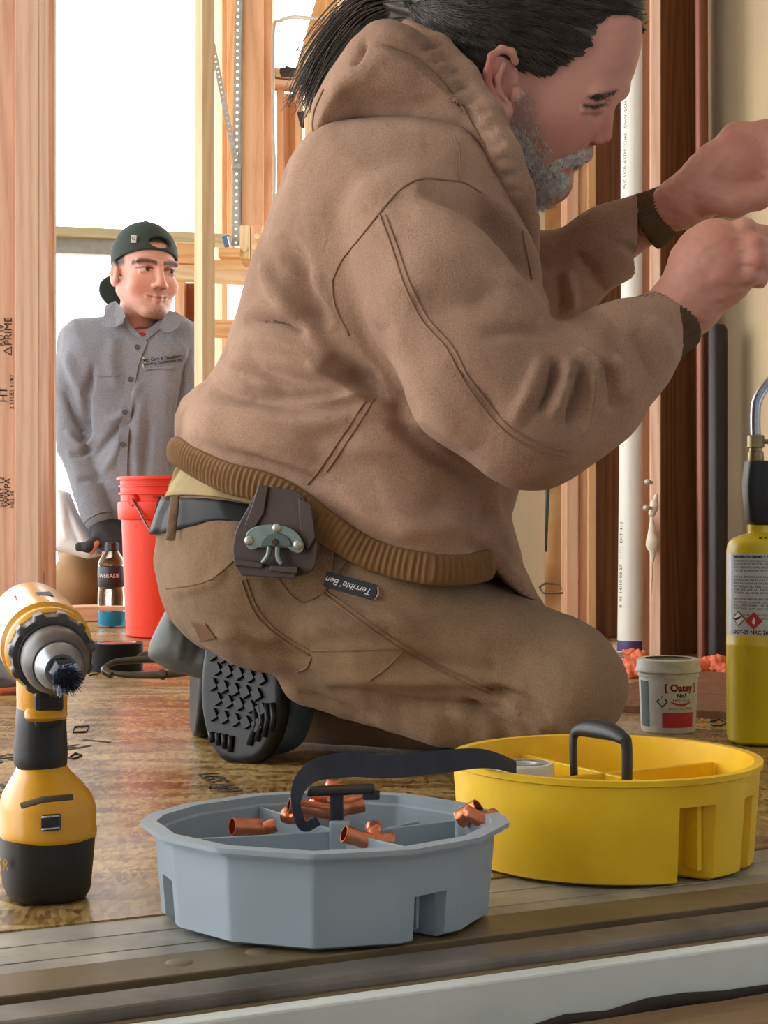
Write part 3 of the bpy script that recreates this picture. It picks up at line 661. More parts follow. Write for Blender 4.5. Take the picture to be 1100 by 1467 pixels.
# handle: two uprights and a padded arched grip
hl = P(824, 1112, 1.30); hr = P(897, 1112, 1.24)
hp = [Vector((hl.x, hl.y, .045)), P(821, 1072, 1.30), P(824, 1049, 1.30), P(840, 1042, 1.29), P(868, 1046, 1.265), P(890, 1056, 1.245), P(898, 1072, 1.24), Vector((hr.x, hr.y, .045))]
tube('handle', catmull(hp, 8), [.0042+.0045*math.exp(-((i/56-.5)/.2)**2) for i in range(57)], BLKP, yt, 10, .75, up=(0,-1,0))
# round tin in the tray
wt = P(752, 733, 1.29); wt.z = .065
WHM = mat('white_tape_roll', c8(214,212,200), .5, var=.06, scale=40)
o = empty('tape_roll', wt, 'small white tape roll standing inside the yellow tray', 'tape'); 
lathe('roll', [(.008,-.014),(.0215,-.014),(.0235,-.012),(.0235,.010),(.022,.012),(.0085,.012),(.008,.010)], wt, WHM, o, 40)
lathe('printed_ring', [(.011,.0122),(.018,.0122),(.018,.0126),(.011,.0126)], wt, mat('grey_print', c8(150,152,150), .6), o, 36)
lathe('core', [(0,.008),(.008,.0085)], wt, WHM, o, 24)
# ---- grey tray
gc = P(466, 733, 1.112); gc.z = .0005; HG = .0655
gt = empty('tool_tray', gc, 'faceted grey plastic tool tray of copper fittings, standing on the threshold', 'tray')
GA = [(-180,.116),(-150,.114),(-118,.119),(-97,.1262),(-86,.1275),(-62,.1215),(-34,.1165),(-2,.1160),(30,.1170),(58,.1215),(84,.1275),(95,.1262),(118,.119),(150,.114),(180,.116)]
GA = [(a_, r_*.955) for a_, r_ in GA]
def gr(a):
    d = (math.degrees(a)+180) % 360-180
    for (a0, r0), (a1, r1) in zip(GA, GA[1:]):
        if a0 <= d <= a1:
            p = (r0*math.sin(math.radians(a0)), r0*math.cos(math.radians(a0))); q_ = (r1*math.sin(math.radians(a1)), r1*math.cos(math.radians(a1)))
            dx, dy = math.sin(math.radians(d)), math.cos(math.radians(d)); ex, ey = q_[0]-p[0], q_[1]-p[1]
            den = dx*ey-dy*ex
            return (p[0]*ey-p[1]*ex)/den if abs(den) > 1e-9 else r0
    return .12
def gnotch(a, z):
    d = (math.degrees(a)+180) % 360-180; t = 0
    for lo, hi in ((-80, -68), (36, 50), (110, 122), (-150, -138)):
        if lo <= d <= hi and z < .031: t = .020
    if z >= .062: t = -.0065
    elif z > .0585: t = -.0025
    else: t += .003
    if z < .001: t += .006
    return t
zs = [0, .003, .01, .02, .029, .0305, .0315, .04, .05, .057, .0583, .0595, .0618, .0622, HG-.001, HG]
v, f = tray_shell(gr, HG, .0028, 336, zs, gnotch)
local_mesh('tray_body', v, f, GRY, Matrix.Translation(gc), gt, sharp=35)
def gwall(p, q_, z, t=.0012):
    p, q_ = Vector((*p, 0)), Vector((*q_, 0)); e = q_-p; n = Vector((-e.y, e.x, 0)).normalized()*t
    obox('divider', gc+(p+q_)/2+Vector((0,0,(z+.006)/2)), e/2, n, (0,0,(z-.006)/2), GRY, gt, .0006)
gwall((-.094,-.033), (.010,-.006), .058); gwall((.010,-.006), (.063,-.066), .058); gwall((.010,-.006), (.092,.043), .056); gwall((.010,-.006), (-.052,.085), .058); gwall((.03,.03),(.07,.078),.05)
pcg = gc+Vector((.010,-.006,0))
obox('post', pcg+Vector((0,0,.036)), (.007,0,0), (0,.007,0), (0,0,.030), GRY, gt)
obox('handle_stem', pcg+Vector((-.002,0,.074)), (.0048,0,0), (0,.004,0), (0,0,.012), BLKP, gt)
obox('handle_bar', pcg+Vector((.001,0,.0865)), (.0235,0,.001), (0,.007,0), (0,0,.0028), BLKP, gt, .002)
obox('handle_hook', pcg+Vector((.022,0,.083)), (.006,0,0), (0,.006,0), (0,0,.0025), BLKP, gt, .001)
# webbing strap from the grey tray handle into the yellow tray
sp_ = catmull([P(455,1176,1.105),P(436,1184,1.095),P(427,1168,1.092),P(424,1145,1.092),P(432,1120,1.10),P(455,1102,1.12),P(500,1095,1.14),P(560,1097,1.17),P(620,1092,1.20),P(680,1086,1.225),P(712,1090,1.24),P(738,1099,1.265)], 8)
v = []; 
for i, p in enumerate(sp_):
    t = (sp_[min(i+1,len(sp_)-1)]-sp_[max(i-1,0)]).normalized(); wv = t.cross(Vector((.12,-1,.35))).normalized(); nn = t.cross(wv).normalized()*.001
    k = i/len(sp_); hw = .0032+.0055*min(1, max(0,(k-.25)*4))*(1-.75*max(0,(k-.75)*4))
    v += [p+wv*hw+nn, p-wv*hw+nn, p-wv*hw-nn, p+wv*hw-nn]
o = mesh_obj('webbing_strap', v, grid_faces(len(sp_), 4, False, True)+[(0,1,2,3),tuple(len(v)-4+i for i in (3,2,1,0))], NAVY, smooth=False); tag(o, 'navy webbing strap bridging the grey and yellow trays', 'strap')
# copper fittings
def rotm(ax, ang): return Matrix.Rotation(ang, 4, ax)
def coupling(c, d, r, L, label):
    o = lathe('copper_fitting', [(r*.86,-L/2),(r,-L/2),(r*1.03,-L/2+.001),(r,-L*.12),(r*.94,-L*.06),(r*.94,L*.06),(r,L*.12),(r*1.03,L/2-.001),(r,L/2),(r*.86,L/2)], c, COP, None, 24, axis=d)
    v_ = o.data; tag(o, label, 'pipe fitting', 'copper fittings in the grey tray'); return o
def elbow(c, d0, d1, r, L, label):
    c, d0, d1 = Vector(c), Vector(d0).normalized(), Vector(d1).normalized()
    pts = [c+d0*L, c+d0*L*.55]+[c+d0*L*.5*(1-t)**2+d1*L*.5*t*t for t in (0,.25,.5,.75,1)]+[c+d1*L*.55, c+d1*L]
    rs = [r*1.08, r*1.08]+[r]*5+[r*1.08, r*1.08]; v1, f1 = tube_v(pts, rs, 14, False); v2, f2 = tube_v(pts[:1]+pts[-1:], r, 14, False)
    n = 14; K = len(pts)
    vi = [q for q in v1[:n]]; inner = [c+d0*L*.6+(Vector(q)-c-d0*L)*.84 for q in v1[:n]]; inner2 = [c+d1*L*.6+(Vector(q)-c-d1*L)*.84 for q in v1[-n:]]
    ri = [c+d0*L+(Vector(q)-c-d0*L)*.84 for q in v1[:n]]; ro = [c+d1*L+(Vector(q)-c-d1*L)*.84 for q in v1[-n:]]
    V2 = list(v1)+ri+inner+ro+inner2; b0 = len(v1); F2 = list(f1)
    for k in range(n):
        k2 = (k+1) % n
        F2 += [(k, b0+k, b0+k2, k2), (b0+k, b0+n+k, b0+n+k2, b0+k2), ((K-1)*n+k, (K-1)*n+k2, b0+2*n+k2, b0+2*n+k), (b0+2*n+k, b0+2*n+k2, b0+3*n+k2, b0+3*n+k)]
    F2 += [tuple(b0+n+k for k in range(n)), tuple(b0+3*n+k for k in range(n))]
    return tag(mesh_obj('copper_fitting', V2, F2, COP, smooth=True), label, 'pipe fitting', 'copper fittings in the grey tray')
G = lambda x, y, z: gc+Vector((x, y, z))
coupling(P(352,1184,1.10), (-.9,-.5,.12), 0.0059, 0.0208, 'bright copper coupling end rising over a divider of the grey tray, away from the pile')
coupling(P(378,1187,1.12), (.9,.1,.3), 0.0047, 0.0176, 'small copper sleeve lying behind the bright coupling')
elbow(P(452,1160,1.15), (-1,-.2,.15), (.25,.1,.95), 0.0059, 0.0152, 'upright copper elbow leaning in the middle of the pile')
coupling(P(445,1158,1.13), (-.95,-.2,.18), 0.0055, 0.0320, 'long copper sleeve pointing left in the middle pile')
coupling(P(497,1155,1.16), (.9,.3,.15), 0.0066, 0.0240, 'copper coupling pointing right behind the handle stem')
elbow(P(470,1150,1.18), (.3,.3,.9), (1,0,.0), 0.0059, 0.0160, 'copper elbow standing behind the handle post')
elbow(P(430,1172,1.14), (-.8,.5,.1), (.2,-.6,.6), 0.0055, 0.0136, 'copper elbow low in the back compartment')
coupling(P(512,1200,1.085), (-.9,-.3,.35), 0.0059, 0.0208, 'copper coupling in the front right compartment')
elbow(P(535,1205,1.09), (1,.2,.0), (0,.8,.5), 0.0055, 0.0144, 'copper elbow beside the front right coupling')
coupling(P(672,1165,1.14), (.7,-.3,.5), 0.0066, 0.0176, 'dark mouthed copper coupling under the right rim')
elbow(P(690,1176,1.13), (.5,.5,.1), (-.6,.2,.3), 0.0055, 0.0136, 'copper elbow below the right rim')
# ---- cordless drill
DY = mat('drill_yellow', c8(224,160,24), .35, var=.1, scale=30, coat=.2)
DB = mat('drill_black', c8(30,30,30), .5, var=.2, scale=30)
dr = empty('cordless_drill', P(66,733,1.165)+Vector((0,0,-CH+.001)), 'yellow and black cordless drill with wire brush, standing on its battery', 'drill')
def sq_loft(name, secs, m, parent, n=36, p=3.2, yaw=.35, **k):
    """loft of rounded-square sections (z, cx_px, d, w, depth)"""
    v = []
    for z, cx, d, w_, dp in secs:
        c = P(cx, 733, d)
        for i in range(n):
            a = 2*math.pi*i/n; ca, sa = math.cos(a), math.sin(a); rr_ = (abs(ca)**p+abs(sa)**p)**(-1/p)
            x, y = ca*rr_*w_/2, sa*rr_*dp/2; v.append((c.x+x*math.cos(yaw)-y*math.sin(yaw), c.y+x*math.sin(yaw)+y*math.cos(yaw), z))
    K = len(secs); f = grid_faces(K, n, False, True); f = [tuple(reversed(q)) for q in f]+[tuple(range(n))[::-1], tuple((K-1)*n+i for i in range(n))]
    return mesh_obj(name, v, f, m, parent, sharp=50, **k)
dd = 1.165; zq = lambda y: (1303-y)/2282*1.13
sq_loft('battery', [(.001,66,dd,.048,.066),(.003,66,dd,.056,.074),(.008,66,dd,.0605,.08),(.03,66.5,dd,.064,.084),(.046,67,dd,.066,.086),(.0475,67,dd,.060,.08)], DB, dr)
sq_loft('foot', [(.044,68,dd,.064,.084),(.0455,68,dd,.0685,.088),(.049,68,dd,.069,.09),(.053,68,dd,.067,.088),(.066,68,dd,.0675,.086),(.074,67.5,dd,.063,.078),(.083,65,dd,.051,.064),(.090,62,dd,.040,.052),(.0955,60,dd,.034,.046),(.097,60,dd,.030,.04)], DY, dr, p=2.6)
sq_loft('grip', [(.0935,58,dd,.033,.044),(.096,58,dd,.0375,.048),(.103,58,dd,.0385,.048),(.125,58.5,dd,.036,.046),(.137,59,dd,.035,.044),(.139,59,dd,.032,.042)], DB, dr, p=2.4)
sq_loft('upper_handle', [(.130,60,dd,.034,.043),(.135,60,dd,.0355,.045),(.15,60,dd,.036,.046),(.17,60,dd,.036,.05),(.185,60,dd,.036,.06)], DY, dr, p=2.4)
# rubber grip overlay up the back edge, trigger
gb = P(66, 1012, 1.14); obox('trigger', gb+Vector((.002,-.001,-.001)), (.0098,.003,0), (-.002,.008,0), (0,-.001,.0135), DB, dr, .004)
sq_loft('trigger_guard', [(.131,66,1.138,.026,.014),(.134,66,1.135,.030,.018),(.1375,66,1.136,.030,.018),(.140,66,1.139,.027,.014)], DY, dr, p=2.4)
# belt clip bit holder and scuffs on the foot
cz = P(64, 1183, 1.115)
STL = mat('bright_steel', c8(176,184,196), .22, .9, .1, 20)
clip = obox('bit_clip', cz+Vector((.003,.0095,.001)), (.0065,.0022,0), (0,.004,0), (0,0,.0058), mat('dark_steel', c8(70,74,84), .25, .8), dr, .0015)
for dz in (-.0042, .0042): tube('clip_edge', [cz+Vector((-.003,.004,dz+.001)), cz+Vector((.009,.0075,dz+.0016))], .0009, STL, dr, 6)
# head: lathe pieces along the drill axis
A0 = P(47, 893, 1.225); A1 = P(99, 977, 1.02); ax = (A1-A0).normalized(); LL = (A1-A0).length
def dl(name, prof, m, n=40, **k): return lathe(name, prof, A0, m, dr, n, axis=ax, x=(1,0,0), **k)
dl('motor_housing', [(0,-.035),(.018,-.034),(.0265,-.028),(.0305,-.012),(.0315,.02),(.0318,.06),(.0325,.075),(.0322,.092),(.0295,.0945),(.029,.102),(.0305,.104),(.0305,.110),(.028,.113),(.02,.113)], DY)
dl('clutch_ring', [(.02,.112),(.0278,.1125),(.0285,.114),(.0285,.126),(.0272,.129),(.022,.130)], mat('worn_black_ring', c8(66,64,62), .4, .2, .35, 60), 96, fun=lambda a, r, z: (r+(.0013*(1 if math.sin(a*11) > .2 else -.6) if .113 < z < .128 else 0), z))
sl_ = dl('clutch_number_plate', [(.0225,.1295),(.0238,.1300),(.0238,.134),(.022,.1345),(.018,.1345)], DB)
dl('chuck_sleeve', [(.018,.134),(.0222,.1345),(.0228,.137),(.0226,.150),(.0212,.156),(.0188,.162),(.0175,.1635),(.012,.164)], mat('worn_grey_chuck', c8(92,88,84), .42, .3, .3, 40), 48)
dl('chuck_nose', [(.012,.163),(.0165,.164),(.0162,.170),(.0125,.178),(.011,.180),(.0085,.180)], mat('chuck_steel', c8(140,146,154), .28, .85, .2, 40), 40)
dl('jaws', [(.0085,.180),(.0095,.182),(.008,.188),(.0045,.192),(.0,.192)], mat('dark_steel_jaws', c8(50,52,56), .35, .8, .2, 40), 6)
dl('brush_cup', [(.0035,.188),(.0060,.194),(.0078,.1965),(.0078,.200),(.006,.2005),(0,.2005)], mat('dark_steel', c8(70,74,84)), 24)
# wire bristles
fm = frame(ax, (1,0,0)); V2, F2 = [], []; rb = random.Random(11)
for i in range(420):
    a = rb.random()*6.283; r0 = .0074*math.sqrt(rb.random()); r1 = r0*1.45+.001*rb.random(); p0 = A0+fm @ Vector((r0*math.cos(a), r0*math.sin(a), .199)); p1 = A0+fm @ Vector((r1*math.cos(a+.15*rb.uniform(-1,1)), r1*math.sin(a+.1), .2105+.003*rb.random()))
    v, f = tube_v([p0, p1], [.00028, .0002], 3, True); o_ = len(V2); V2 += v; F2 += [tuple(j+o_ for j in q) for q in f]
tag(mesh_obj('bristles', V2, F2, mat('blued_wire', c8(112,126,150), .35, .7, .2, 90), dr, smooth=False), kind='stuff')
# vents, seam and side switch on the housing
for k in range(3): obox('vent', A0+ax*(.04+.012*k)+fm @ Vector((0,0,0))+Vector((-.014,-.004,.027)), ax*.004, Vector((.003,0,.001)), Vector((0,0,.001)), DB, dr, 0)
obox('chuck_window', A0+ax*.058+Vector((.002,0,.0305)), ax*.010, fm.col[0]*.006, Vector((0,0,.0016)), DB, dr, .001)
tube('housing_seam', [A0+ax*z+Vector((.0022,-.003,.0318)) for z in (.07,.09)], .0004, DB, dr, 5)
tube('scuff', [P(30,1154,1.108),P(62,1145,1.103),P(105,1141,1.105)], .0022, mat('rubber_scuff', c8(84,74,56), .8), dr, 6, .3)
text_on('battery_lettering', 'XR', .012, plane_m(P(4,1238,1.130)+Vector((0,-.0,0)), (.72,-.69,0), (0,0,1)), mat('dull_gold_print', c8(160,130,52), .6), dr)
# ---- orange bucket, drink bottle, tape roll, pliers
ORG_ = mat('orange_bucket_plastic', c8(240,56,20), .42, var=.04, scale=6, spec=.3)
bc = P(264, 733, 3.62); bc.z = .0005
bk = empty('bucket', bc, 'orange red plastic bucket with wire handle behind the kneeling man', 'bucket')
lathe('bucket_body', [(0,.002),(.126,0),(.131,.004),(.141,.262),(.1475,.263),(.1485,.265),(.1500,.298),(.1485,.302),(.1425,.303),(.1428,.318),(.148,.319),(.148,.3225),(.143,.3235),(.1435,.335),(.148,.336),(.148,.339),(.1435,.340),(.144,.350),(.152,.351),(.1525,.355),(.151,.3585),(.143,.3585),(.1405,.354),(.128,.008),(0,.006)], bc, ORG_, bk, 72)
ea = P(193, 713, 3.53); 
lathe('handle_boss', [(0,.008),(.011,.008),(.013,.005),(.014,0)], bc+Vector((-.098,-.107,.305)), ORG_, bk, 24, axis=(-.6,-.8,0))
tube('wire_handle', catmull([bc+Vector((-.1,-.118,.308)), bc+Vector((-.085,-.128,.285)), bc+Vector((-.05,-.16,.235)), bc+Vector((.0,-.18,.214)), bc+Vector((.08,-.15,.24)), bc+Vector((.125,-.09,.3))], 8), .0023, mat('grey_wire', c8(110,104,100), .35, .8), bk, 8)
obox('lid_slot', bc+Vector((-.01,-.1485,.3125)), (.04,0,0), (0,.003,0), (0,0,.004), mat('orange_shadow_plastic', c8(200,44,26), .4), bk, .001)
bt = P(160, 733, 3.87); bt.z = .0005
bo = empty('drink_bottle', bt, 'clear drink bottle with black label and blue drink left in the bottom', 'bottle')
PET = mat('clear_pet', (.95,.97,.97), .06, trans=1, var=0, ior=1.15)
lathe('bottle_shell', [(0,.004),(.02,.001),(.031,.002),(.0335,.008),(.032,.02),(.0335,.032),(.032,.045),(.0335,.058),(.0335,.085),(.031,.092),(.0325,.097),(.0325,.148),(.033,.152),(.031,.162),(.018,.184),(.0135,.188),(.0135,.2)], bt, PET, bo, 40)
lathe('drink', [(0,.006),(.029,.004),(.0305,.01),(.0295,.02),(.0305,.03),(.0302,.038),(0,.038)], bt, mat('blue_drink', c8(20,150,190), .1, trans=.35, ior=1.33, var=.02), bo, 40)
lathe('wrap_label', [(.0328,.098),(.0334,.099),(.0334,.147),(.0328,.148)], bt, mat('black_label', c8(34,36,40), .4), bo, 40)
lathe('cap', [(0,.206),(.013,.206),(.0158,.204),(.0165,.2),(.0165,.184),(.0145,.184)], bt, DB, bo, 40, fun=lambda a, r, z: (r+(.0005*math.sin(a*30) if r > .015 else 0), z))
def wrap_text(name, s_, size, c, r, az, z, m, parent, align='CENTER', **k):
    v, f = text_v(s_, size, align=align, **k); out = []
    for x, y, q_ in v: a = az+x/r; out.append((c.x+r*math.cos(a), c.y+r*math.sin(a), z+y))
    return mesh_obj(name, out, f, m, parent, smooth=False)
WHI = mat('white_print', c8(236,236,232), .5, var=.02)
wrap_text('label_lettering', 'POWERADE', .0135, bt, .0338, math.radians(-108), .126, WHI, bo, align='RIGHT' if False else 'CENTER', bold=.0003)
lathe('label_panel', [(.0335,.1),(.0337,.1),(.0337,.146),(.0335,.146)], bt, mat('grey_label_panel', c8(120,122,126), .5), bo, 8, fun=lambda a, r, z: (r, z)) if False else None
tp = P(167, 733, 2.82); tp.z = .0005
dt = empty('duct_tape_roll', tp, 'black duct tape roll with red core standing before the bucket', 'tape')
BT = mat('black_tape', c8(20,19,20), .6, var=.15, scale=40, spec=.2)
lathe('tape', [(.034,0),(.0455,0),(.0465,.001),(.0465,.0475),(.0455,.0485),(.034,.0485)], tp, BT, dt, 56)
lathe('core', [(.0335,.001),(.0342,0),(.0342,.0492),(.0335,.0492),(.0325,.0485),(.0325,.001)], tp, mat('grey_card_core', c8(170,164,156), .7), dt, 48)
lathe('core_label', [(0,.0455),(.0325,.0455),(.0325,.047),(.012,.0472),(0,.0472)], tp, mat('red_card', c8(206,52,36), .6), dt, 48)
lathe('label_badge', [(0,.0478),(.009,.0478),(.010,.0476),(.010,.0472)], tp+Vector((.008,-.005,0)), BT, dt, 30)
lathe('badge_ring', [(.0062,.0481),(.0075,.0481),(.0075,.0477)], tp+Vector((.008,-.005,0)), mat('badge_gold', c8(190,160,70), .5), dt, 30)
# slip-joint pliers
pl_ = P(195, 733, 2.62); pl_.z = 0
pr = empty('pliers', pl_, 'dark slip joint pliers lying in front of the tape roll', 'pliers')
PMT = mat('oily_steel', c8(92,84,76), .35, .7, .2, 40)
def fl_(px, py, z): d = (CH-z)*F/(py-733); return P(px, py, d)
def pq_(px, py, z): return P(px, py, 2.64-.0015*(py-945))
for nm, pts, r in (('jaw_handle', [(150,956,.012),(165,948,.014),(195,945,.016),(225,944,.018),(245,945,.02),(275,948,.02)], .0065), ('jaw_handle', [(152,962,.009),(175,966,.009),(205,967,.010),(235,966,.012),(270,962,.014)], .0058)):
    p_ = catmull([pq_(*q_) for q_ in pts], 6); K = len(p_); tube(nm, p_, [r*(.75+.5*(i/K)) for i in range(K)], PMT, pr, 10, .7)
for x, y in ((150,958),(157,956)): pass
tube('jaw', catmull([pq_(150,957,.012), pq_(150,962,.010), pq_(160,967,.009)], 5), .006, PMT, pr, 8)
tube('jaw_lever', catmull([pq_(196,944,.02), pq_(205,939,.026), pq_(222,938,.028), pq_(240,942,.026)], 6), [.004+.003*math.sin(i/18*3.14) for i in range(19)], PMT, pr, 8, .6)
lathe('pivot', [(0,.01),(.006,.0095),(.008,.007),(.008,-.004)], pq_(233,966,.012), PMT, pr, 20, axis=(0,-1,.4))
# folded blue cloth at the left edge, behind the drill
CL = mat('pale_blue_cloth', c8(150,160,184), .8, var=.12, scale=20)
s = Solid(); c = P(-10, 733, 2.5); s.box((c.x-.06, c.y+.06, .045), (.11,.10,.045), rnd=.03, k=.02); s.cone(P(-30,905,2.5), P(22,935,2.5), .02, .012, .03); s.cone(P(-30,960,2.44), P(28,975,2.46), .014, .008, .02)
v, f = s.mesh(.005); v = v+vnormals(v, f)*(.004*vnoise(v, 60, 2))[:,None]; v[:,2] = np.maximum(v[:,2], .004)
o = empty('folded_cloth', (c.x, c.y, 0), 'folded pale blue cloth with orange hem on the floor behind the drill', 'cloth'); mesh_obj('cloth', v, f, CL, o)
tube('orange_hem', catmull([fl_(-40,990,.006), fl_(-5,990,.007), fl_(20,988,.006), fl_(33,986,.004)], 6), .005, mat('orange_hem', c8(226,120,70), .7), o, 8)
# ---- flux tub
ft = P(957, 733, 2.04); ft.z = .0005
tb_ = empty('flux_tub', ft, 'white flux paste tub with red lettering and dirty lid behind yellow tray', 'tub')
TUB = mat('off_white_tub', c8(196,200,192), .45, var=.08, scale=24)
lathe('tub_body', [(0,0),(.0335,0),(.0345,.003),(.0375,.074),(.0385,.075),(.0385,.078),(.036,.078)], ft, TUB, tb_, 56)
lathe('lid', [(.030,.0925),(.0372,.0925),(.0395,.0915),(.0403,.088),(.0403,.0815),(.0415,.079),(.0415,.0765),(.0385,.0765),(.0385,.07)], ft, mat('grimy_white_lid', c8(190,192,178), .5, var=.2, scale=60), tb_, 56)
lathe('lid_paste', [(0,.0885),(.012,.0895),(.024,.0888),(.0325,.0915),(.033,.0925)], ft, mat('dried_grey_paste', c8(104,98,82), .8, var=.4, scale=90, bump=.6, bscale=160), tb_, 48)
RED = mat('red_print', c8(186,44,56), .5, var=.05)
def tubr(z): return .0345+(.003)*(z-.003)/.071+.0003
wrap_text('brand_lettering', 'Oatey', .0125, ft, tubr(.058), math.radians(-72), .058, RED, tb_, bold=.0005)
wrap_text('accent_mark', '[', .012, ft, tubr(.058), math.radians(-104), .0585, RED, tb_, bold=.0004); wrap_text('accent_mark', ']', .012, ft, tubr(.058), math.radians(-40), .0585, RED, tb_, bold=.0004)
wrap_text('number_lettering', 'No.5', .0066, ft, tubr(.048), math.radians(-72), .0485, INK, tb_, bold=.0003)
wrap_text('small_lettering', 'PASTE FLUX', .0045, ft, tubr(.04), math.radians(-72), .0425, INK, tb_)
wrap_text('small_lettering', 'PASTE SOLDERING', .004, ft, tubr(.03), math.radians(-72), .032, INK, tb_)
def band(name, r, a0, a1, z0, z1, m, parent, c, n=16, curve=0, rt=None):
    rt = rt or r; v = []
    for i in range(n+1):
        a = math.radians(a0+(a1-a0)*i/n); t = (i/n-.5)*2
        for z, r_ in ((z0+curve*t*t, r), (z1+curve*t*t*.6, rt)): v.append((c.x+r_*math.cos(a), c.y+r_*math.sin(a), z))
    o_ = mesh_obj(name, v, grid_faces(n+1, 2), m, parent); return o_
band('red_arc', tubr(.036), -95, -50, .035, .0385, RED, tb_, ft, curve=.005, rt=tubr(.0385)); band('red_band', tubr(.012), -112, -42, .008, .027, RED, tb_, ft, rt=tubr(.027))
band('green_side_panel', tubr(.01), -168, -142, .008, .066, mat('dark_green_panel', c8(70,84,78), .5), tb_, ft, rt=tubr(.066))
wrap_text('hazard_mark', '\u25C7', .016, ft, tubr(.04), math.radians(-112), .04, INK, tb_)
# ---- gas torch
gp = P(1086, 733, 1.93); gp.z = .0005
to = empty('gas_torch', gp, 'hand torch on a yellow gas cylinder, standing beside the white flux tub', 'torch')
CYL = mat('yellow_green_cylinder', c8(214,190,20), .35, var=.05, scale=9, coat=.15)
lathe('cylinder', [(0,.003),(.03,.0),(.036,.004),(.0378,.012),(.0378,.118),(.0382,.1195),(.0378,.121),(.0378,.232),(.0365,.241),(.031,.2475),(.02,.252),(.013,.254),(.012,.258),(0,.258)], gp, CYL, to, 64)
band('paper_label', .0381, -178, 0, .133, .230, mat('silver_white_label', c8(196,200,196), .4, var=.04), to, gp, 40)
band('label_edge', .0382, -178, -160, .133, .230, mat('silver_label_edge', c8(170,178,184), .3, .4), to, gp, 8)
def cyl_text(s_, size, az, z, m=INK, **k): return wrap_text('label_lettering', s_, size, gp, .0384, math.radians(az), z, m, to, align='LEFT', **k)
rt_ = random.Random(2); words = 'DANGER EXTREMELY FLAMMABLE GAS UNDER PRESSURE KEEP AWAY FROM HEAT SPARKS AND FLAME READ ALL DIRECTIONS BEFORE USE STORE OUTDOORS NEVER REFILL THIS CYLINDER'.split()
cyl_text('DANGER: EXTREMELY FLAMMABLE GAS UNDER', .0042, -152, .2265, bold=.0002)
for i in range(19):
    z = .2215-.0038*i
    if i in (4, 11, 16): continue
    cyl_text(' '.join(rt_.choice(words) for _ in range(7))[:44], .0034, -152, z)
cyl_text('DOT-39 NRC 260/325 M1', .0062, -152, .1365, bold=.0002)
def dia(az, z, hs, m, inner=None):
    for k, (s2, mm, off) in enumerate(((hs, m, .0004), (hs*.8, inner, .0006)) if inner else ((hs, m, .0004),)):
        v = []
        for i in range(7):
            for j in range(7): x_, y_ = (i/3-1)*s2/2, (j/3-1)*s2/2; a = math.radians(az)+(x_+y_)/.0382; v.append((gp.x+(.0382+off)*math.cos(a), gp.y+(.0382+off)*math.sin(a), z+y_-x_))
        mesh_obj('hazard_diamond', v, grid_faces(7, 7), mm, to, smooth=False)
dia(-140, .1525, .0095, mat('brown_diamond_edge', c8(130,80,70), .5), WHI); dia(-111, .1505, .0105, RED)
s_ = obox('hazard_cylinder', gp+Vector((.0389*math.cos(math.radians(-140)), .0389*math.sin(math.radians(-140)), .1525)), (.0035,-.003,.0016), (0,.0004,0), (-.0004,0,.0012), INK, to, 0)
fm_ = text_v('A', .009); v, f = lathe_v([(0,.0045),(.0012,.002),(.0022,-.001),(.0016,-.0035),(0,-.0042)], 12); a_ = math.radians(-111)
mesh_obj('hazard_flame', [(gp.x+.0389*math.cos(a_)+q_[0]*.95, gp.y+.0389*math.sin(a_)+q_[1]*.25, .1505+q_[2]) for q_ in v], f, WHI, to)
HB = mat('torch_black', c8(28,32,36), .4, var=.15, scale=12)
lathe('neck', [(.012,.254),(.0125,.256),(.0125,.264),(.008,.266)], gp, CYL, to, 32)
v = []
for z, w_, dp, dx in ((.264,.012,.013,.004),(.266,.0155,.016,.003),(.27,.0168,.017,.002),(.297,.0185,.019,.001),(.312,.0195,.020,.001),(.338,.0188,.019,.003),(.341,.0178,.018,.003),(.342,.014,.014,.003)):
    for i in range(40):
        a = 2*math.pi*i/40; ca, sa = math.cos(a), math.sin(a); r_ = (abs(ca)**3.5+abs(sa)**3.5)**(-1/3.5); v.append((gp.x+dx+ca*r_*w_, gp.y+sa*r_*dp, z))
mesh_obj('grip', v, [tuple(reversed(q_)) for q_ in grid_faces(8, 40, False, True)]+[tuple(range(40))[::-1], tuple(7*40+i for i in range(40))], HB, to, sharp=50)
band('grip_label', .0205, -70, -10, .300, .335, mat('grey_grip_label', c8(104,108,108), .5), to, gp+Vector((.002,0,0)))
BRS = mat('dull_brass', c8(150,136,104), .35, .8, .15, 30)
lathe('valve', [(.0095,.340),(.0100,.342),(.0095,.352),(.0078,.353),(.0078,.357),(.0105,.358),(.0105,.372),(.0085,.373),(0,.373)], gp+Vector((-.003,0,0)), BRS, to, 12, sharp=30)
lathe('valve_stem', [(.003,0),(.0032,.03),(.006,.031),(.006,.04),(0,.04)], gp+Vector((0,0,.365)), BRS, to, 16, axis=(1,0,0))
tube('burn_tube', catmull([gp+Vector((-.003,0,.370)), gp+Vector((-.0035,0,.395)), gp+Vector((-.001,0,.415)), gp+Vector((.012,0,.436)), gp+Vector((.032,-.0,.452)), gp+Vector((.07,0,.472)), gp+Vector((.1,0,.49))], 8), .0062, STL, to, 16)
lathe('tip', [(.0062,0),(.0085,.002),(.0085,.022),(.007,.024),(.004,.024)], gp+Vector((.1,0,.49)), BRS, to, 24, axis=(.86,0,.5))
lathe('cylinder_cap_dot', [(0,.0006),(.0018,.0004),(.002,0)], gp+Vector((-.004,-.029,.2482)), INK, to, 12, axis=(0,-.5,.86)); lathe('cylinder_cap_dot', [(0,.0006),(.0018,.0004),(.002,0)], gp+Vector((.002,-.029,.2482)), INK, to, 12, axis=(0,-.5,.86))
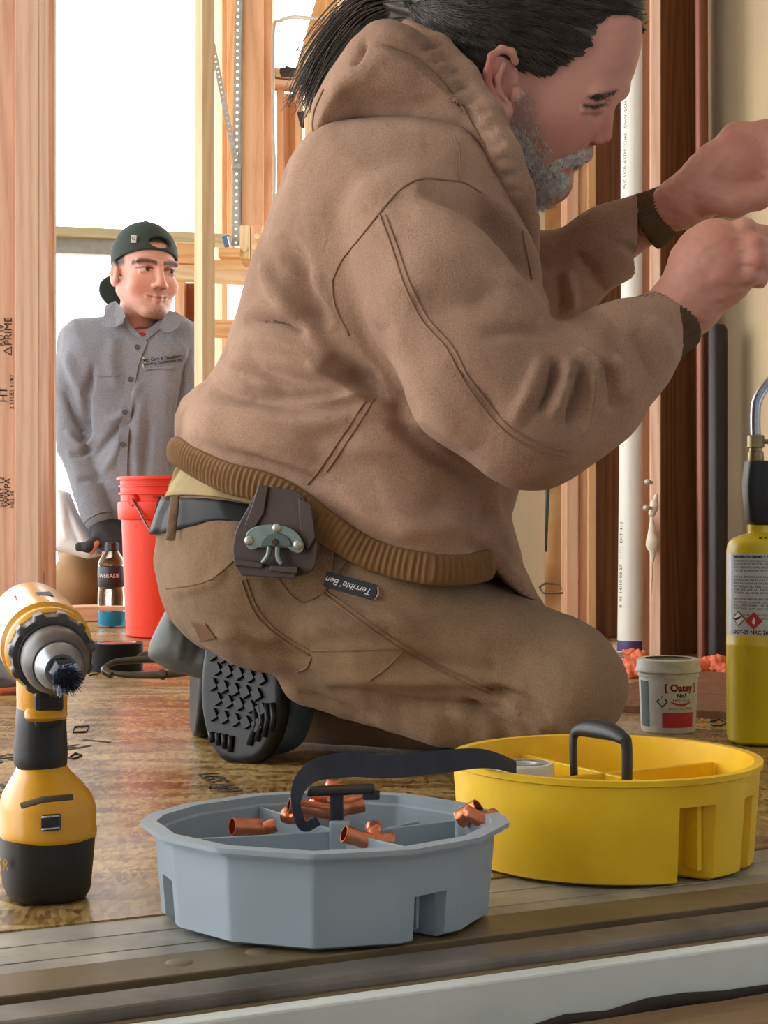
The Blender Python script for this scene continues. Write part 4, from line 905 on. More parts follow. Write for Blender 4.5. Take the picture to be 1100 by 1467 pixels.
# ================================================================== the kneeling man
Y0_, SL = 1.82, -.25
def DM(px): return Y0_/(1-SL*(px-550)/F)
def M(px, py, dy=0.0): return P(px, py, DM(px)+dy)
def MP(pts, dy=0.0): return [(M(x, y, dy).x, M(x, y, dy).z) for x, y in pts]
PXM = 1.80/F     # metres per pixel at the man
def R_(r): return r*PXM
man = empty('person', (M(480, 900).x, 1.84, 0), 'kneeling person in tan hooded work jacket and brown work trousers reaching up to the right', 'person')
# ---------------- trousers
TRO = cloth('brown_duck_trousers', c8(132,106,80), c8(152,124,96), c8(98,78,60))
SEAMT = mat('trouser_seam', c8(130,101,70), .9, var=.1)
s = Solid()
pelvis = [(300,640),(262,690),(246,720),(233,758),(229,808),(238,850),(258,886),(290,922),(335,944),(420,945),(520,900),(620,830),(600,760),(520,700),(440,640)]
s.slab(MP(pelvis), Y0_, SL, .185, .15, .03)
nl = -.105
s.cone(M(390,838,nl), M(560,893,nl-.005), R_(118), R_(100), .04); s.cone(M(560,893,nl-.005), M(798,968,nl+.005), R_(100), R_(79), .04)
s.ell(M(810,985,nl+.005), (R_(76),.072,R_(74)), k=.03)
s.cone(M(795,1012,nl), M(640,1005,nl), R_(66), R_(58), .012); s.cone(M(640,1005,nl), M(450,962,nl+.01), R_(58), R_(50), .012)
fl2 = .115
s.cone(M(400,838,fl2), M(780,962,fl2+.05), R_(112), R_(76), .03); s.cone(M(780,1005,fl2+.03), M(600,1012,fl2-.04), R_(66), R_(64), .012); s.cone(M(600,1012,fl2-.04), M(400,1010,fl2-.02), R_(64), R_(58), .012); s.cone(M(600,862,-.03), M(725,893,-.04), R_(72), R_(58), .03)
v, f = s.mesh(.005, 2)
TF = [([(470,985),(560,1000),(650,1010),(730,1018)], 6, -.006), ([(455,970),(560,975),(680,975),(760,985)], 9, .004), ([(700,985),(750,1005),(790,1030)], 7, -.007), ([(720,1000),(760,1025),(790,1050)], 9, .006), ([(660,1000),(710,1030),(740,1052)], 7, -.006), ([(640,1012),(690,1040),(720,1060)], 9, .005),
      ([(480,790),(530,768),(580,745)], 7, -.004), ([(540,815),(590,790),(640,770)], 8, -.004), ([(505,820),(560,790),(600,770)], 8, .003), ([(380,830),(420,860),(480,850),(560,868),(640,905)], 10, -.004), ([(420,905),(480,895),(560,890),(620,905)], 14, .004),
      ([(560,940),(640,952),(740,972)], 12, -.003), ([(690,930),(760,925),(840,935)], 14, -.003), ([(340,905),(400,935),(450,950)], 8, -.005), ([(245,850),(300,835),(335,805)], 6, .003), ([(300,900),(350,915),(400,918)], 12, .004), ([(430,990),(480,1010),(540,1032)], 6, -.005)]
v = folds(v, f, [(a, b, c*1.4) for a, b, c in TF]); v = v+vnormals(v, f)*(.0022*vnoise(v, 24, 3, 2)+.0011*vnoise(v, 80, 5, 2))[:,None]
v[:,2] = np.maximum(v[:,2], .002)
tro = mesh_obj('trousers', v, f, TRO, man); bT = bvh_of(v, f)
for px in ([(238,842),(275,838),(305,828),(335,803)], [(346,832),(365,878),(400,912),(444,938)], [(352,830),(371,875),(405,909),(446,932)], [(508,758),(505,790),(478,830),(462,848)], [(460,848),(520,893),(590,938),(640,966),(700,992)], [(466,845),(526,889),(596,934),(646,962),(706,988)], [(444,931),(510,930),(577,929)], [(577,932),(555,955),(528,975)], [(446,942),(440,955),(425,962)], [(478,762),(477,800),(474,836)], [(400,830),(430,862),(462,848)]):
    seam('seam', bT, px, .0011, SEAMT, tro)
hp_ = [bT.ray_cast(Vector((0,0,CH)), (P(x,y,1)-Vector((0,0,CH))).normalized())[0:2] for x, y in ((276,888),(296,893),(310,912),(290,918))]
if all(h[0] is not None for h in hp_):
    q = [h[0]+h[1]*.0025 for h in hp_]+[h[0]-h[1]*.001 for h in hp_]; hexa('leather_patch', [q[4],q[5],q[6],q[7],q[0],q[1],q[2],q[3]], mat('brown_leather_patch', c8(112,76,48), .6), tro, .0008)
def hit(px, py, bvh): 
    h, n, i, d = bvh.ray_cast(Vector((0,0,CH)), (P(px,py,1)-Vector((0,0,CH))).normalized()); return h, n
# ---------------- jacket
JAC = cloth('tan_duck_jacket', c8(158,125,103), c8(181,146,123), c8(133,102,84))
SEAMJ = mat('jacket_seam', c8(152,117,94), .9, var=.1)
torso = [(452,212),(480,200),(540,188),(610,190),(680,212),(735,290),(765,380),(776,460),(770,560),(745,680),(725,740),(738,800),(772,864),(740,900),(560,900),(400,830),(280,720),(255,640),(254,600),(266,572),(300,545),(322,508),(347,440),(357,398),(388,330),(415,290),(438,230)]
hemline = [(240,640),(265,636),(300,655),(345,676),(400,690),(440,712),(480,742),(530,775),(590,792),(650,797),(690,800),(704,815),(735,845),(768,862)]
cut = [(100,640)]+hemline+[(900,880),(900,-100),(100,-100)]
s = Solid(); HT, RT = .215, .185
s.slab(MP(torso), Y0_, SL, HT, RT, .03)
sd = .0
s.cone(M(520,290,-.09), M(520,290,.09), .078, .078, .05); s.cone(M(610,285,-.09), M(610,285,.09), .075, .075, .05)
s.slab(MP(cut), Y0_, SL, .6, 0, .004, 'int')
# near sleeve
NS = [((588,335),-.160,94),((640,440),-.205,101),((700,540),-.225,101),((762,596),-.228,88)]
pts = [M(x, y, d) for (x, y), d, r in NS]; s.chain(pts, [R_(r) for _, _, r in NS], .010)
FS = [((762,596),-.228,86),((830,560),-.205,80),((890,508),-.175,62),((948,466),-.150,46)]
s.chain([M(x, y, d) for (x, y), d, r in FS], [R_(r) for _, _, r in FS], .02)
# far sleeve
s.chain([M(640,320,.14),M(760,420,.16),M(800,400,.14),M(872,350,.11),M(938,308,.10)], [R_(90),R_(66),R_(62),R_(52),R_(41)], .03)
s.chain([M(690,60,0),M(700,170,0),M(735,270,0)], [R_(80),R_(84),R_(66)], .012, 'sub')
v, f = s.mesh(.0042, 2)
JF = [  # sleeve
 ([(600,268),(650,284),(700,322),(735,365),(760,420)], 12, -.011), ([(640,262),(700,292),(745,345),(768,410)], 10, .005), ([(590,300),(660,330),(720,385),(770,455)], 22, .005),
 ([(590,425),(650,432),(720,424)], 17, -.005), ([(700,395),(735,410),(770,435),(785,470)], 12, .004), ([(690,478),(740,474),(785,478)], 10, -.004), ([(640,520),(690,560),(720,600)], 12, -.004), ([(560,470),(610,560),(680,640)], 18, .004),
 ([(795,512),(788,550),(770,592)], 6, -.010), ([(818,512),(808,555),(790,600)], 6.5, .008), ([(835,520),(828,560),(812,612)], 5, -.010), ([(850,528),(846,575),(832,625)], 6, .007), ([(862,516),(880,550),(880,590)], 6, -.008), ([(878,505),(898,540),(900,580)], 8, .005), ([(776,510),(760,560),(735,610)], 8, .006), ([(826,498),(850,512),(872,540)], 5, .006),
 ([(905,478),(925,515),(930,550)], 9, -.004), ([(930,455),(955,490),(962,520)], 7, .003), ([(500,430),(545,520),(600,590)], 10, -.003),
 # back
 ([(395,338),(425,375),(438,420),(470,470)], 13, -.011), ([(372,362),(395,410),(430,455),(470,500)], 11, .008), ([(440,385),(462,430),(480,470)], 12, .004),
 ([(352,462),(390,458),(430,470),(450,482)], 7, -.008), ([(346,448),(390,444),(440,452)], 8, .005), ([(345,480),(400,490),(470,520)], 12, .005), ([(355,498),(380,530),(450,545),(540,535)], 11, -.008), ([(325,520),(350,540),(400,556)], 8, .004),
 ([(300,552),(360,572),(440,585),(520,572),(548,560)], 10, -.009), ([(275,588),(340,592),(420,606),(500,598)], 16, .008), ([(265,615),(320,630),(400,655),(460,680)], 12, .005), ([(470,508),(515,540),(560,572),(600,600)], 15, -.016), ([(440,520),(480,548),(525,566)], 8, .007), ([(350,560),(420,566),(500,556),(545,548)], 9, -.008), ([(262,606),(330,612),(420,640),(450,660)], 14, .006), ([(330,640),(420,676),(470,705)], 8, -.005), ([(560,600),(620,650),(690,690)], 10, -.007), ([(500,575),(560,600),(640,640),(700,668)], 12, -.005),
 ([(430,300),(500,290),(560,275)], 30, .003), ([(460,640),(520,640),(600,650),(670,680)], 18, .004), ([(480,700),(540,740),(600,758),(690,742)], 18, .008), ([(690,690),(688,730),(670,760)], 12, -.004), ([(700,700),(712,750),(740,810)], 9, .005), ([(690,770),(715,800),(755,850)], 8, .003), ([(655,770),(690,785),(705,805)], 6, -.005),
 # far sleeve
 ([(800,395),(805,430),(800,450)], 5, -.006), ([(815,385),(820,420),(822,445)], 6, .005), ([(845,370),(850,400),(870,415)], 8, -.004), ([(890,345),(915,370),(935,380)], 8, -.004), ([(830,360),(838,390)], 5, -.004),
 # hood
 ([(525,58),(515,80),(505,95)], 4, -.006), ([(540,60),(600,80),(650,130),(700,215)], 11, -.006), ([(470,135),(500,115),(540,100)], 12, .003), ([(460,170),(520,160),(600,160),(660,185)], 10, -.003),
 ([(655,100),(672,108)], 4, -.004), ([(672,135),(695,140)], 4, -.004), ([(690,170),(712,172)], 4, -.004), ([(705,205),(728,206)], 4, -.004), ([(715,240),(738,240)], 4, -.004), ([(635,75),(650,84)], 4, -.004)]
v = folds(v, f, [(a, b, c*1.5) for a, b, c in JF]); v = v+vnormals(v, f)*(.0024*vnoise(v, 22, 8, 2)+.0011*vnoise(v, 75, 9, 2))[:,None]
jac = mesh_obj('jacket', v, f, JAC, man); bJ = bvh_of(v, f)
for px in ([(476,402),(490,372),(520,335),(548,300),(575,270),(605,256),(640,258),(665,262),(690,276)], [(650,195),(658,220),(658,258)], [(544,308),(560,350),(580,410),(605,460),(640,500),(670,555),(715,610),(760,640),(810,652)], [(552,308),(568,350),(588,408),(613,457),(648,497),(678,550),(722,604),(765,632),(812,645)], [(524,574),(490,625),(458,672),(440,694)], [(536,572),(500,628),(468,675)], [(692,676),(680,700),(640,702),(595,700),(572,708),(560,735),(556,770)], [(476,402),(480,440),(500,480)], [(748,330),(762,400),(770,455)]):
    seam('seam', bJ, px, .0012, SEAMJ, jac)
# hood, bunched on the shoulders, with a rolled rim
hood = [(446,190),(447,150),(468,108),(500,66),(530,38),(560,32),(600,46),(650,95),(690,155),(722,215),(745,275),(752,310),(720,285),(690,232),(650,200),(590,178),(520,174),(475,190),(456,203)]
s = Solid(); s.slab(MP(hood, -.086), Y0_, SL, .176, .090, .012)
rim = [(585,42,-.04),(628,70,-.075),(662,112,-.100),(695,165,-.115),(722,222,-.118),(742,275,-.108),(754,318,-.085),(764,370,-.07)]
s.chain([M(*q) for q in rim], [R_(r) for r in (18,21,24,25,24,21,17,12)], .008)
s.chain([M(x,y,.02-dy) for x,y,dy in rim[:6]], [R_(r) for r in (18,21,24,25,24,21)], .008)
# the neck opening
s.chain([M(690,60,0),M(700,170,0),M(735,270,0)], [R_(82),R_(92),R_(80)], .012, 'sub')
v, f = s.mesh(.0042, 2)
HF = [([(525,58),(515,80),(505,95)], 4, -.010), ([(540,60),(600,80),(650,130),(700,215)], 9, -.009), ([(470,135),(500,115),(540,100)], 12, .005), ([(455,175),(520,163),(600,162),(660,188)], 9, .004), ([(500,130),(560,120),(620,140)], 16, .004)]
for k in range(11):
    t = k/10; x, y = np.interp(t, [0,.25,.5,.75,1], [618,655,688,715,738]), np.interp(t, [0,.25,.5,.75,1], [62,108,160,215,272]); HF.append(([(x-13,y+3),(x+13,y-1)], 4, -.0045*(1 if k % 3 else 1.6)))
v = folds(v, f, HF); v = v+vnormals(v, f)*(.0024*vnoise(v, 24, 18, 2)+.0006*vnoise(v, 80, 9))[:,None]
hod = mesh_obj('hood', v, f, JAC, man); bHo = bvh_of(v, f)
seam('hood_seam', bHo, [(459,204),(449,186),(451,158),(464,128)], .0012, SEAMJ, hod)
seam('hood_seam', bHo, [(540,62),(598,82),(648,132),(698,216),(725,270)], .0011, SEAMJ, hod)
# knitted waistband: closed loop following the hem, ribs as geometry
RIB = mat('brown_rib_knit', c8(126,92,56), .9, var=.1, scale=40)
RIBD = mat('dark_rib_knit', c8(84,62,36), .9, var=.1, scale=40)
tp_ = np.array(MP(torso))
def half_t(x, z):
    m_ = -poly_sdf(tp_, np.array([x]), np.array([z]))[0]
    if m_ <= 0: return None
    return HT if m_ >= RT else HT-RT+math.sqrt(max(RT*RT-(RT-m_)**2, 0))
near, far = [], []
for x, y in smooth2([(261,650),(272,652),(300,668),(345,688),(400,703),(440,724),(480,755),(530,786),(590,803),(650,808),(688,803)], 10):
    w_ = M(x, y); t = half_t(w_.x, w_.z+.02)
    if t is None: continue
    near.append(Vector((w_.x, Y0_+SL*w_.x-t-.001, w_.z))); far.append(Vector((w_.x, Y0_+SL*w_.x+t, w_.z)))
loop = near+far[::-1]
def resample(pts, step, closed=True):
    p = [np.array(q) for q in pts]+([np.array(pts[0])] if closed else []); L = np.r_[0, np.cumsum([np.linalg.norm(b-a) for a, b in zip(p, p[1:])])]; n = int(L[-1]/step)
    t = np.linspace(0, L[-1], n, endpoint=not closed); a = np.array(p); return np.stack([np.interp(t, L, a[:,i]) for i in range(3)], 1)
def knit(name, path, hw, thick, period, m, parent, closed, cvec, droop=0):
    """ribbed band: rounded section swept along a path, ribs across it"""
    path = np.array(path); K = len(path); n = 14; v = []
    for i in range(K):
        t = path[(i+1) % K if closed else min(i+1, K-1)]-path[i-1 if (closed or i) else 0]; t = Vector(t).normalized()
        up = Vector((0,0,1)) if cvec is None else Vector(cvec[i]); up = (up-t*up.dot(t)).normalized(); o_ = t.cross(up).normalized()
        rib = .0011*math.sin(i*2*math.pi/8)
        for k in range(n):
            a = 2*math.pi*k/n; v.append(Vector(path[i])+up*math.cos(a)*(hw)+o_*math.sin(a)*(thick+rib*(1 if abs(math.sin(a)) > .3 else .3)))
    return mesh_obj(name, v, grid_faces(K, n, closed, True), m, parent)
lp = resample(loop, .00085); knit('waistband', lp, .0165, .0075, 0, RIB, man, True, None)
def cuff(name, a, b, ra, rb, m, parent):
    """ribbed cuff: barrel between two points with ribs along its length"""
    a, b = Vector(a), Vector(b); fm2 = frame(b-a); L = (b-a).length; n = 264; prof = [(0,.7),(0.02,1.0),(.15,1.04),(.4,1.0),(.7,.97),(.93,.98),(1.0,.93),(1.0,.8),(.9,.78),(.3,.8)]; v = []
    for i in range(n):
        an = 2*math.pi*i/n; rib = 1+.014*math.sin(an*44)
        for t, q in prof: r = (ra+(rb-ra)*t)*q*(rib if q > .85 else 1); v.append(a+fm2 @ Vector((r*math.cos(an), r*math.sin(an), t*L)))
    return mesh_obj(name, v, grid_faces(n, len(prof), True), m, parent)
cuff('cuff', M(930,479,-.158), M(973,452,-.140), R_(49), R_(44), RIBD, man); cuff('cuff', M(922,320,.103), M(976,288,.092), R_(43), R_(34), RIBD, man)
# zip edge and zip pull
zt = M(768,852,-.10); ZM = mat('zip_steel', c8(160,150,130), .3, .8)
h, n = hit(756, 846, bJ); zb = (h if h else M(760,850,-.1))
zp = zb+Vector((.012,-.002,.004))
tube('zip_pull', [zp, zp+Vector((.006,0,.004)), zp+Vector((.022,-.002,.003)), zp+Vector((.025,-.002,-.006)), zp+Vector((.004,0,-.006)), zp+Vector((0,0,0))], .0011, ZM, man, 6)
# ---------------- thermal shirt hem, belt, loops, holder
THM = mat('oatmeal_thermal_knit', c8(170,148,104), .9, var=.08, scale=30)
def waist_ring(name, topline, botline, off, m, parent, ribs=False, xr=None):
    """band round the pelvis between two drawn lines, near side to far side"""
    pv = np.array(MP(pelvis)); rows = []
    Hp, Rp = .185, .15
    N = 90; tl = resample([(x, y, 0) for x, y in smooth2(topline, 8)], 1, False); bl = resample([(x, y, 0) for x, y in smooth2(botline, 8)], 1, False)
    pick = lambda a, t: a[min(int(t*(len(a)-1)), len(a)-1)]
    v = []; cols = []
    for i in range(N):
        t = i/(N-1); col = []
        for j in range(7):
            u = j/6; q = pick(tl, t)*(1-u)+pick(bl, t)*u; w_ = M(q[0], q[1]); m_ = -poly_sdf(pv, np.array([w_.x]), np.array([w_.z]))[0]; m_ = max(m_, 0)
            tt_ = Hp if m_ >= Rp else Hp-Rp+math.sqrt(max(Rp*Rp-(Rp-m_)**2, 0))
            bul = off+(.0007*math.sin(j*2*math.pi/2+1) if ribs else 0)
            col.append((w_, tt_+bul, bul))
        cols.append(col)
    for sgn in (1, -1):
        for col in (cols[::-1] if sgn == 1 else cols):
            for w_, tt_, b_ in col: v.append((w_.x-b_*(1 if tt_ < .1 else .3), Y0_+SL*w_.x-sgn*tt_, w_.z))
    o_ = mesh_obj(name, v, grid_faces(2*N, 7), m, parent); md = o_.modifiers.new('t','SOLIDIFY'); md.thickness = .003; md.offset = 0; return o_
waist_ring('thermal_shirt_hem', [(268,660),(300,668),(360,685),(430,710),(490,760)], [(249,712),(290,710),(350,716),(430,738),(490,780)], .004, THM, man, True)
BEL = mat('black_leather_belt', c8(24,25,27), .55, var=.15, scale=20, spec=.25)
belt = waist_ring('belt', [(243,712),(285,714),(340,718),(420,735),(490,770)], [(232,764),(260,760),(300,752),(345,744),(420,760),(490,795)], .0065, BEL, man)
bH = lambda x, y: hit(x, y, bT)
for px in ([(263,716),(260,742),(257,776)],):
    pts = []
    for x, y in px:
        h, n = hit(x, y, bT); h = h if h else M(x,y,-.05); n = n if n else Vector((-.5,-.8,0)); pts.append(h+n*.011)
    tube('belt_loop', pts, .0055, TRO, man, 8, .3, up=(1,-.2,0))
# tape holder: leather flap, steel arch plate and spring hook
hold = empty('tool_holder', M(395,760,-.19), 'worn brown leather tape holder with riveted steel arch plate on the belt', 'tool holder')
LEA = mat('dark_worn_leather', c8(66,50,46), .55, var=.25, scale=18, bump=.2, bscale=120)
hd = -.222
def HP(px, py, dz=0): return M(px, py, hd+dz)
def plate(name, outline, y, th, m, parent, bev=.0012):
    a = [HP(x, y_, y) for x, y_ in outline]; b_ = [q+Vector((0,th,0)) for q in a]; n = len(a)
    return mesh_obj(name, a+b_, [tuple(range(n)), tuple(range(2*n-1, n-1, -1))]+[(i, n+i, n+(i+1) % n, (i+1) % n) for i in range(n)], m, parent, smooth=False, bevel=bev)
plate('leather_back', smooth2([(372,694),(430,706),(440,740),(455,775),(446,818),(400,826),(350,820),(334,795),(338,760),(356,725),(372,694)], 5)[:-1], 0, .006, LEA, hold)
plate('strap', [(370,694),(384,697),(378,735),(362,760),(350,752),(362,720)], -.003, .004, LEA, hold)
plate('strap', [(427,712),(446,722),(452,770),(440,790),(430,765),(428,735)], -.003, .004, LEA, hold)
plate('tray_lip', [(334,800),(376,806),(376,814),(336,810)], -.014, .016, LEA, hold); plate('tray_lip', [(386,810),(426,812),(426,822),(386,818)], -.014, .016, LEA, hold); plate('floor_flap', [(334,806),(424,816),(422,829),(346,824)], -.010, .014, LEA, hold)
ARC = mat('green_grey_steel', c8(122,136,134), .4, .6, .15, 40)
arch = [(351,775),(354,762),(366,754),(386,751),(408,753),(424,762),(434,776),(434,788),(426,792),(416,788),(413,785),(406,784),(372,784),(364,787),(356,786)]
plate('arch_plate', smooth2(arch+[arch[0]], 4)[:-1], -.008, .004, ARC, hold, .0008)
plate('boss', [(395+22*math.cos(a), 782+19*math.sin(a)) for a in [math.pi+math.pi*k/12 for k in range(13)]], -.010, .003, mat('dark_arch_steel', c8(84,94,94), .45, .6), hold, .0006)
for x, y in ((357,774),(397,756),(427,780)): lathe('rivet', [(0,.0025),(.003,.0022),(.0045,.001),(.005,0)], HP(x, y, -.0085), mat('rivet_steel', c8(186,190,184), .3, .7), hold, 16, axis=(0,-1,0))
lathe('pin', [(0,.002),(.003,.0018),(.0036,0)], HP(394,776,-.0105), LEA, hold, 14, axis=(0,-1,0))
for px in ([(386,782),(384,795),(376,806)], [(398,783),(398,798),(404,808)]): tube('spring_hook', catmull([HP(x, y, -.009) for x, y in px], 5), .0028, ARC, hold, 8)
# woven label tab
tab_m = mat('navy_label_tab', c8(34,42,52), .6)
h, n = hit(500, 838, bT); n = Vector((-.05,-1,.05)); h = h if h else M(500,838,-.2)
xd = (M(538,851,0)-M(468,830,0)); xd.y = -.25*xd.x; xd.normalize()
pm = plane_m(h+Vector((.0,-.006,0)), -xd, Vector((0,0,-1)))     # the writing stands upside down
tab = empty('label_tab', h, 'navy woven label tab with upside down white script on the trousers', 'label')
bx_v = [pm @ Vector((x, y, z)) for z in (-.0012, .0002) for x, y in ((-.030,-.0088),(.027,-.0075),(.027,.0085),(-.030,.0075))]
hexa('tab', bx_v, tab_m, tab, .0008)
text_on('tab_lettering', "Terrible' Ben", .0095, pm @ Matrix.Translation((0,0,.0005)), WHI, tab, shear=.3)
tube('tab_ring', [pm @ Vector((-.030,-.0075,0)), pm @ Vector((-.0325,0,0)), pm @ Vector((-.030,.007,0))], .0012, ZM, tab, 6)
# ---------------- shoes
SOL = mat('black_rubber_sole', c8(24,23,23), .42, var=.2, scale=40, spec=.35); UPP = mat('blue_grey_shoe', c8(58,84,106), .42, var=.3, scale=22, col2=c8(84,98,104), bump=.15, bscale=90)
def shoe(toe, nrm, up, wdt, hgt, label_parent, lod=True):
    """forefoot tucked under: toe point on the floor, sole normal nrm"""
    toe, nz, uy = Vector(toe), Vector(nrm).normalized(), Vector(up); uy = (uy-nz*uy.dot(nz)).normalized(); ux = uy.cross(nz)
    Rm = np.array([list(ux), list(nz), list(uy)]).T; g = lambda x, y, z: toe+ux*x+nz*y+uy*z
    out = [(-.030,.004),(0,-.002),(.030,.006),(.050,.04),(.056,.085),(.050,.13),(.042,.17),(.042,.22),(.0,.24),(-.040,.22),(-.043,.17),(-.053,.12),(-.057,.075),(-.048,.03)]
    def slabL(s_, pl, y0, H, R, k, op='add'):
        pl = np.array(pl); o_ = np.array(toe)
        def fn(p):
            q = (p-o_)@Rm; sd_ = poly_sdf(pl, q[:,0], q[:,2]); yy = np.abs(q[:,1]-y0); w0 = sd_+R; w1 = yy-(H-R); return np.sqrt(np.maximum(w0,0)**2+np.maximum(w1,0)**2)+np.minimum(np.maximum(w0,w1),0)-R
        s_._p(op, k, fn, o_-.26, o_+.26)
    so = Solid(); slabL(so, smooth2(out+[out[0]], 4)[:-1], -.004, .013, .008, .0); vs, fs = so.mesh(.0032, 1)
    upo = Solid(); inn = [(x*.93, .012+z*.95) for x, z in out]; slabL(upo, smooth2(inn+[inn[0]], 4)[:-1], -.048, .046, .036, .01); vu, fu = upo.mesh(.004, 2); vu = vu+vnormals(vu, fu)*(.0015*vnoise(vu, 70, 4))[:,None]
    for a_ in (vs, vu): a_[:,2] = np.maximum(a_[:,2], .001)
    sh = mesh_obj('shoe_sole', vs, fs, SOL, label_parent); mesh_obj('shoe_upper', vu, fu, UPP, label_parent)
    if lod:   # tread lugs
        V2, F2 = [], []
        def lug(x, z, hx, hz, ang):
            ca, sa = math.cos(ang), math.sin(ang); c_ = g(x, .0095, z); v_, f_ = box_v(c_, (ux*ca+uy*sa)*hx, nz*.004, (uy*ca-ux*sa)*hz)
            mesh_obj('tread_lug', v_, f_, SOL, sh, smooth=False)
        for r_ in range(7):
            for c_ in range(5):
                x = -.036+.015*c_+.006*(r_ % 2); z = .055+.017*r_-.004*c_
                if abs(x) < .043: lug(x, z, .0052, .0058, .45)
        for z0, sg in ((.03,1),(.05,-1)):
            pass
        for k in range(4):
            tube('tread_bar', [g(.012+.010*k, .010, .018+.004*k), g(.022+.008*k, .011, .040+.002*k), g(.020+.008*k, .010, .062)], .0036, SOL, sh, 6); 
            tube('tread_bar', [g(-.014-.008*k, .010, .012+.004*k), g(-.012-.009*k, .011, .030+.002*k)], .0036, SOL, sh, 6)
    return sh
sx = P(352,733,1.775); shoe((sx.x,sx.y,.001), (-.50,-.85,.16), (-.10,.10,1), .11, .2, man)
sx = P(285,733,1.985); shoe((sx.x,sx.y,.001), (-.97,-.22,.05), (-.05,.1,1), .11, .2, man, False)
s = Solid(); sh_ = [(246,862),(335,930),(345,960),(300,972),(246,958),(214,938),(219,915),(232,888)]
s.slab([(P(x,y,1.95).x, P(x,y,1.95).z) for x, y in sh_], 1.95, 0, .06, .04, .01); v, f = s.mesh(.004, 2); v = folds(v, f, [([(270,880),(262,910),(255,950)], 6, .003), ([(290,905),(285,930),(275,955)], 6, -.003)])
mesh_obj('shoe_gaiter', v, f, mat('slate_gaiter', c8(96,100,98), .6, var=.2, scale=16), man)
# ---------------- body: head, ear, neck, hands in one skin mesh
skin_parts = []
hs = Solid(); px = lambda r: r*1.77/F
def Hd(x, y, dy=0): return M(x, y, dy)
fw = Vector((math.cos(.36), 0, -math.sin(.36))); upv = Vector((math.sin(.36), 0, math.cos(.36))); latv = Vector((0,1,0))
RH = np.array([list(fw), list(latv), list(upv)]).T
hs.ell(Hd(762,42), (px(152), px(100), px(128)), RH, .02)
face = [(916,20),(917,62),(907,104),(892,130),(874,150),(864,170),(852,200),(836,214),(824,226),(817,240),(806,262),(786,280),(760,282),(736,262),(716,215),(706,150),(720,60),(800,0)]
hs.slab(MP(face), Y0_, SL, px(66), px(56), .02)
hs.ell(Hd(800,175,-.040), (px(46), px(26), px(42)), k=.02); hs.ell(Hd(800,175,.040), (px(46), px(26), px(42)), k=.02)
hs.cone(Hd(745,225,-.030), Hd(790,262,-.008), px(28), px(24), .02); hs.cone(Hd(745,225,.03), Hd(790,262,.008), px(28), px(24), .02)
for sg in (-1, 1):
    hs.cone(Hd(886,128,sg*.006), Hd(858,136,sg*.044), px(11), px(9), .014)
    hs.ell(Hd(858,153,sg*.040), (px(17), px(15), px(11)), k=.010, op='sub')
    hs.ell(Hd(850,152,sg*.036), (px(15), px(15), px(13)), k=.004)
    hs.cone(Hd(868,150,sg*.030), Hd(836,150,sg*.054), px(3.6), px(3.2), .003); hs.cone(Hd(864,158,sg*.032), Hd(836,158,sg*.054), px(3), px(3), .004)
    hs.ell(Hd(852,199,sg*.011), (px(11), px(8), px(9)), k=.006)
    hs.cone(Hd(851,206,sg*.008), Hd(845,207,sg*.010), px(3.6), px(3), .003, 'sub')
hs.cone(Hd(872,148), Hd(864,190), px(9), px(12.5), .008); hs.ell(Hd(861,194), (px(12), px(11), px(11)), k=.006)
hs.cone(Hd(828,225,-.015), Hd(836,219,0), px(10), px(12), .008); hs.cone(Hd(828,225,.015), Hd(836,219,0), px(10), px(12), .008)
hs.cone(Hd(806,246,-.016), Hd(813,243,0), px(5), px(6.5), .005); hs.cone(Hd(806,246,.016), Hd(813,243,0), px(5), px(6.5), .005)
hs.cone(Hd(822,236,0), Hd(800,236,-.026), px(3.5), px(2.5), .004, 'sub')
# ear
ex = -.086
hs.ell(Hd(718,120,ex+.012), (px(21), px(8), px(44)), np.array([list(Vector((math.cos(.12),0.25,-math.sin(.12))).normalized()), [0,1,0], list(Vector((math.sin(.12),0,math.cos(.12))))]).T, .006)
earp = [(738,88,ex+.006),(733,74,ex-.001),(718,70,ex-.006),(704,80,ex-.010),(698,102,ex-.011),(700,126,ex-.009),(708,148,ex-.004),(718,162,ex+.002)]
hs.chain([Hd(*q) for q in earp], [px(5.5)]*5+[px(6),px(8),px(10)], .003)
hs.chain([Hd(722,92,ex-.003),Hd(713,112,ex-.004),Hd(715,132,ex-.003),Hd(724,144,ex-.002)], [px(4.5),px(5.5),px(5.5),px(4.5)], .003)
hs.ell(Hd(728,118,ex-.004), (px(9), px(9), px(15)), k=.004, op='sub'); hs.cone(Hd(740,130,ex+.012), Hd(737,140,ex+.006), px(8), px(6), .004); hs.ell(Hd(724,158,ex+.003), (px(11), px(6), px(11)), k=.006)
hs.cone(Hd(712,160), Hd(650,290), px(80), px(95), .03)
v, f = hs.mesh(.0017, 1); n_ = vnormals(v, f); q = to_px(v)
SK = np.array(c8(204,146,128)); RD = np.array(c8(188,98,84)); BRDc = np.array(c8(150,132,122)); LIP = np.array(c8(168,86,78)); DK = np.array(c8(70,50,44))
col = np.tile(SK, (len(v), 1))
def blob(c, pts, w_, amt):
    global col
    d, t = line_dist(q, pts) if len(pts) > 1 else (np.linalg.norm(q-np.array(pts[0]), axis=1), 0)
    a = (amt*np.exp(-(d/w_)**2))[:,None]; col = col*(1-a)+np.array(c)*a
blob(RD, [(815,175),(835,185)], 28, .35); blob(RD, [(866,185),(862,200)], 14, .55); blob(RD, [(704,80),(698,110),(705,145)], 11, .75); blob(c8(196,128,112), [(900,80)], 30, .3); blob(BRDc, [(735,215),(770,262),(800,262)], 30, .75); blob(BRDc, [(745,180),(750,230)], 18, .4)
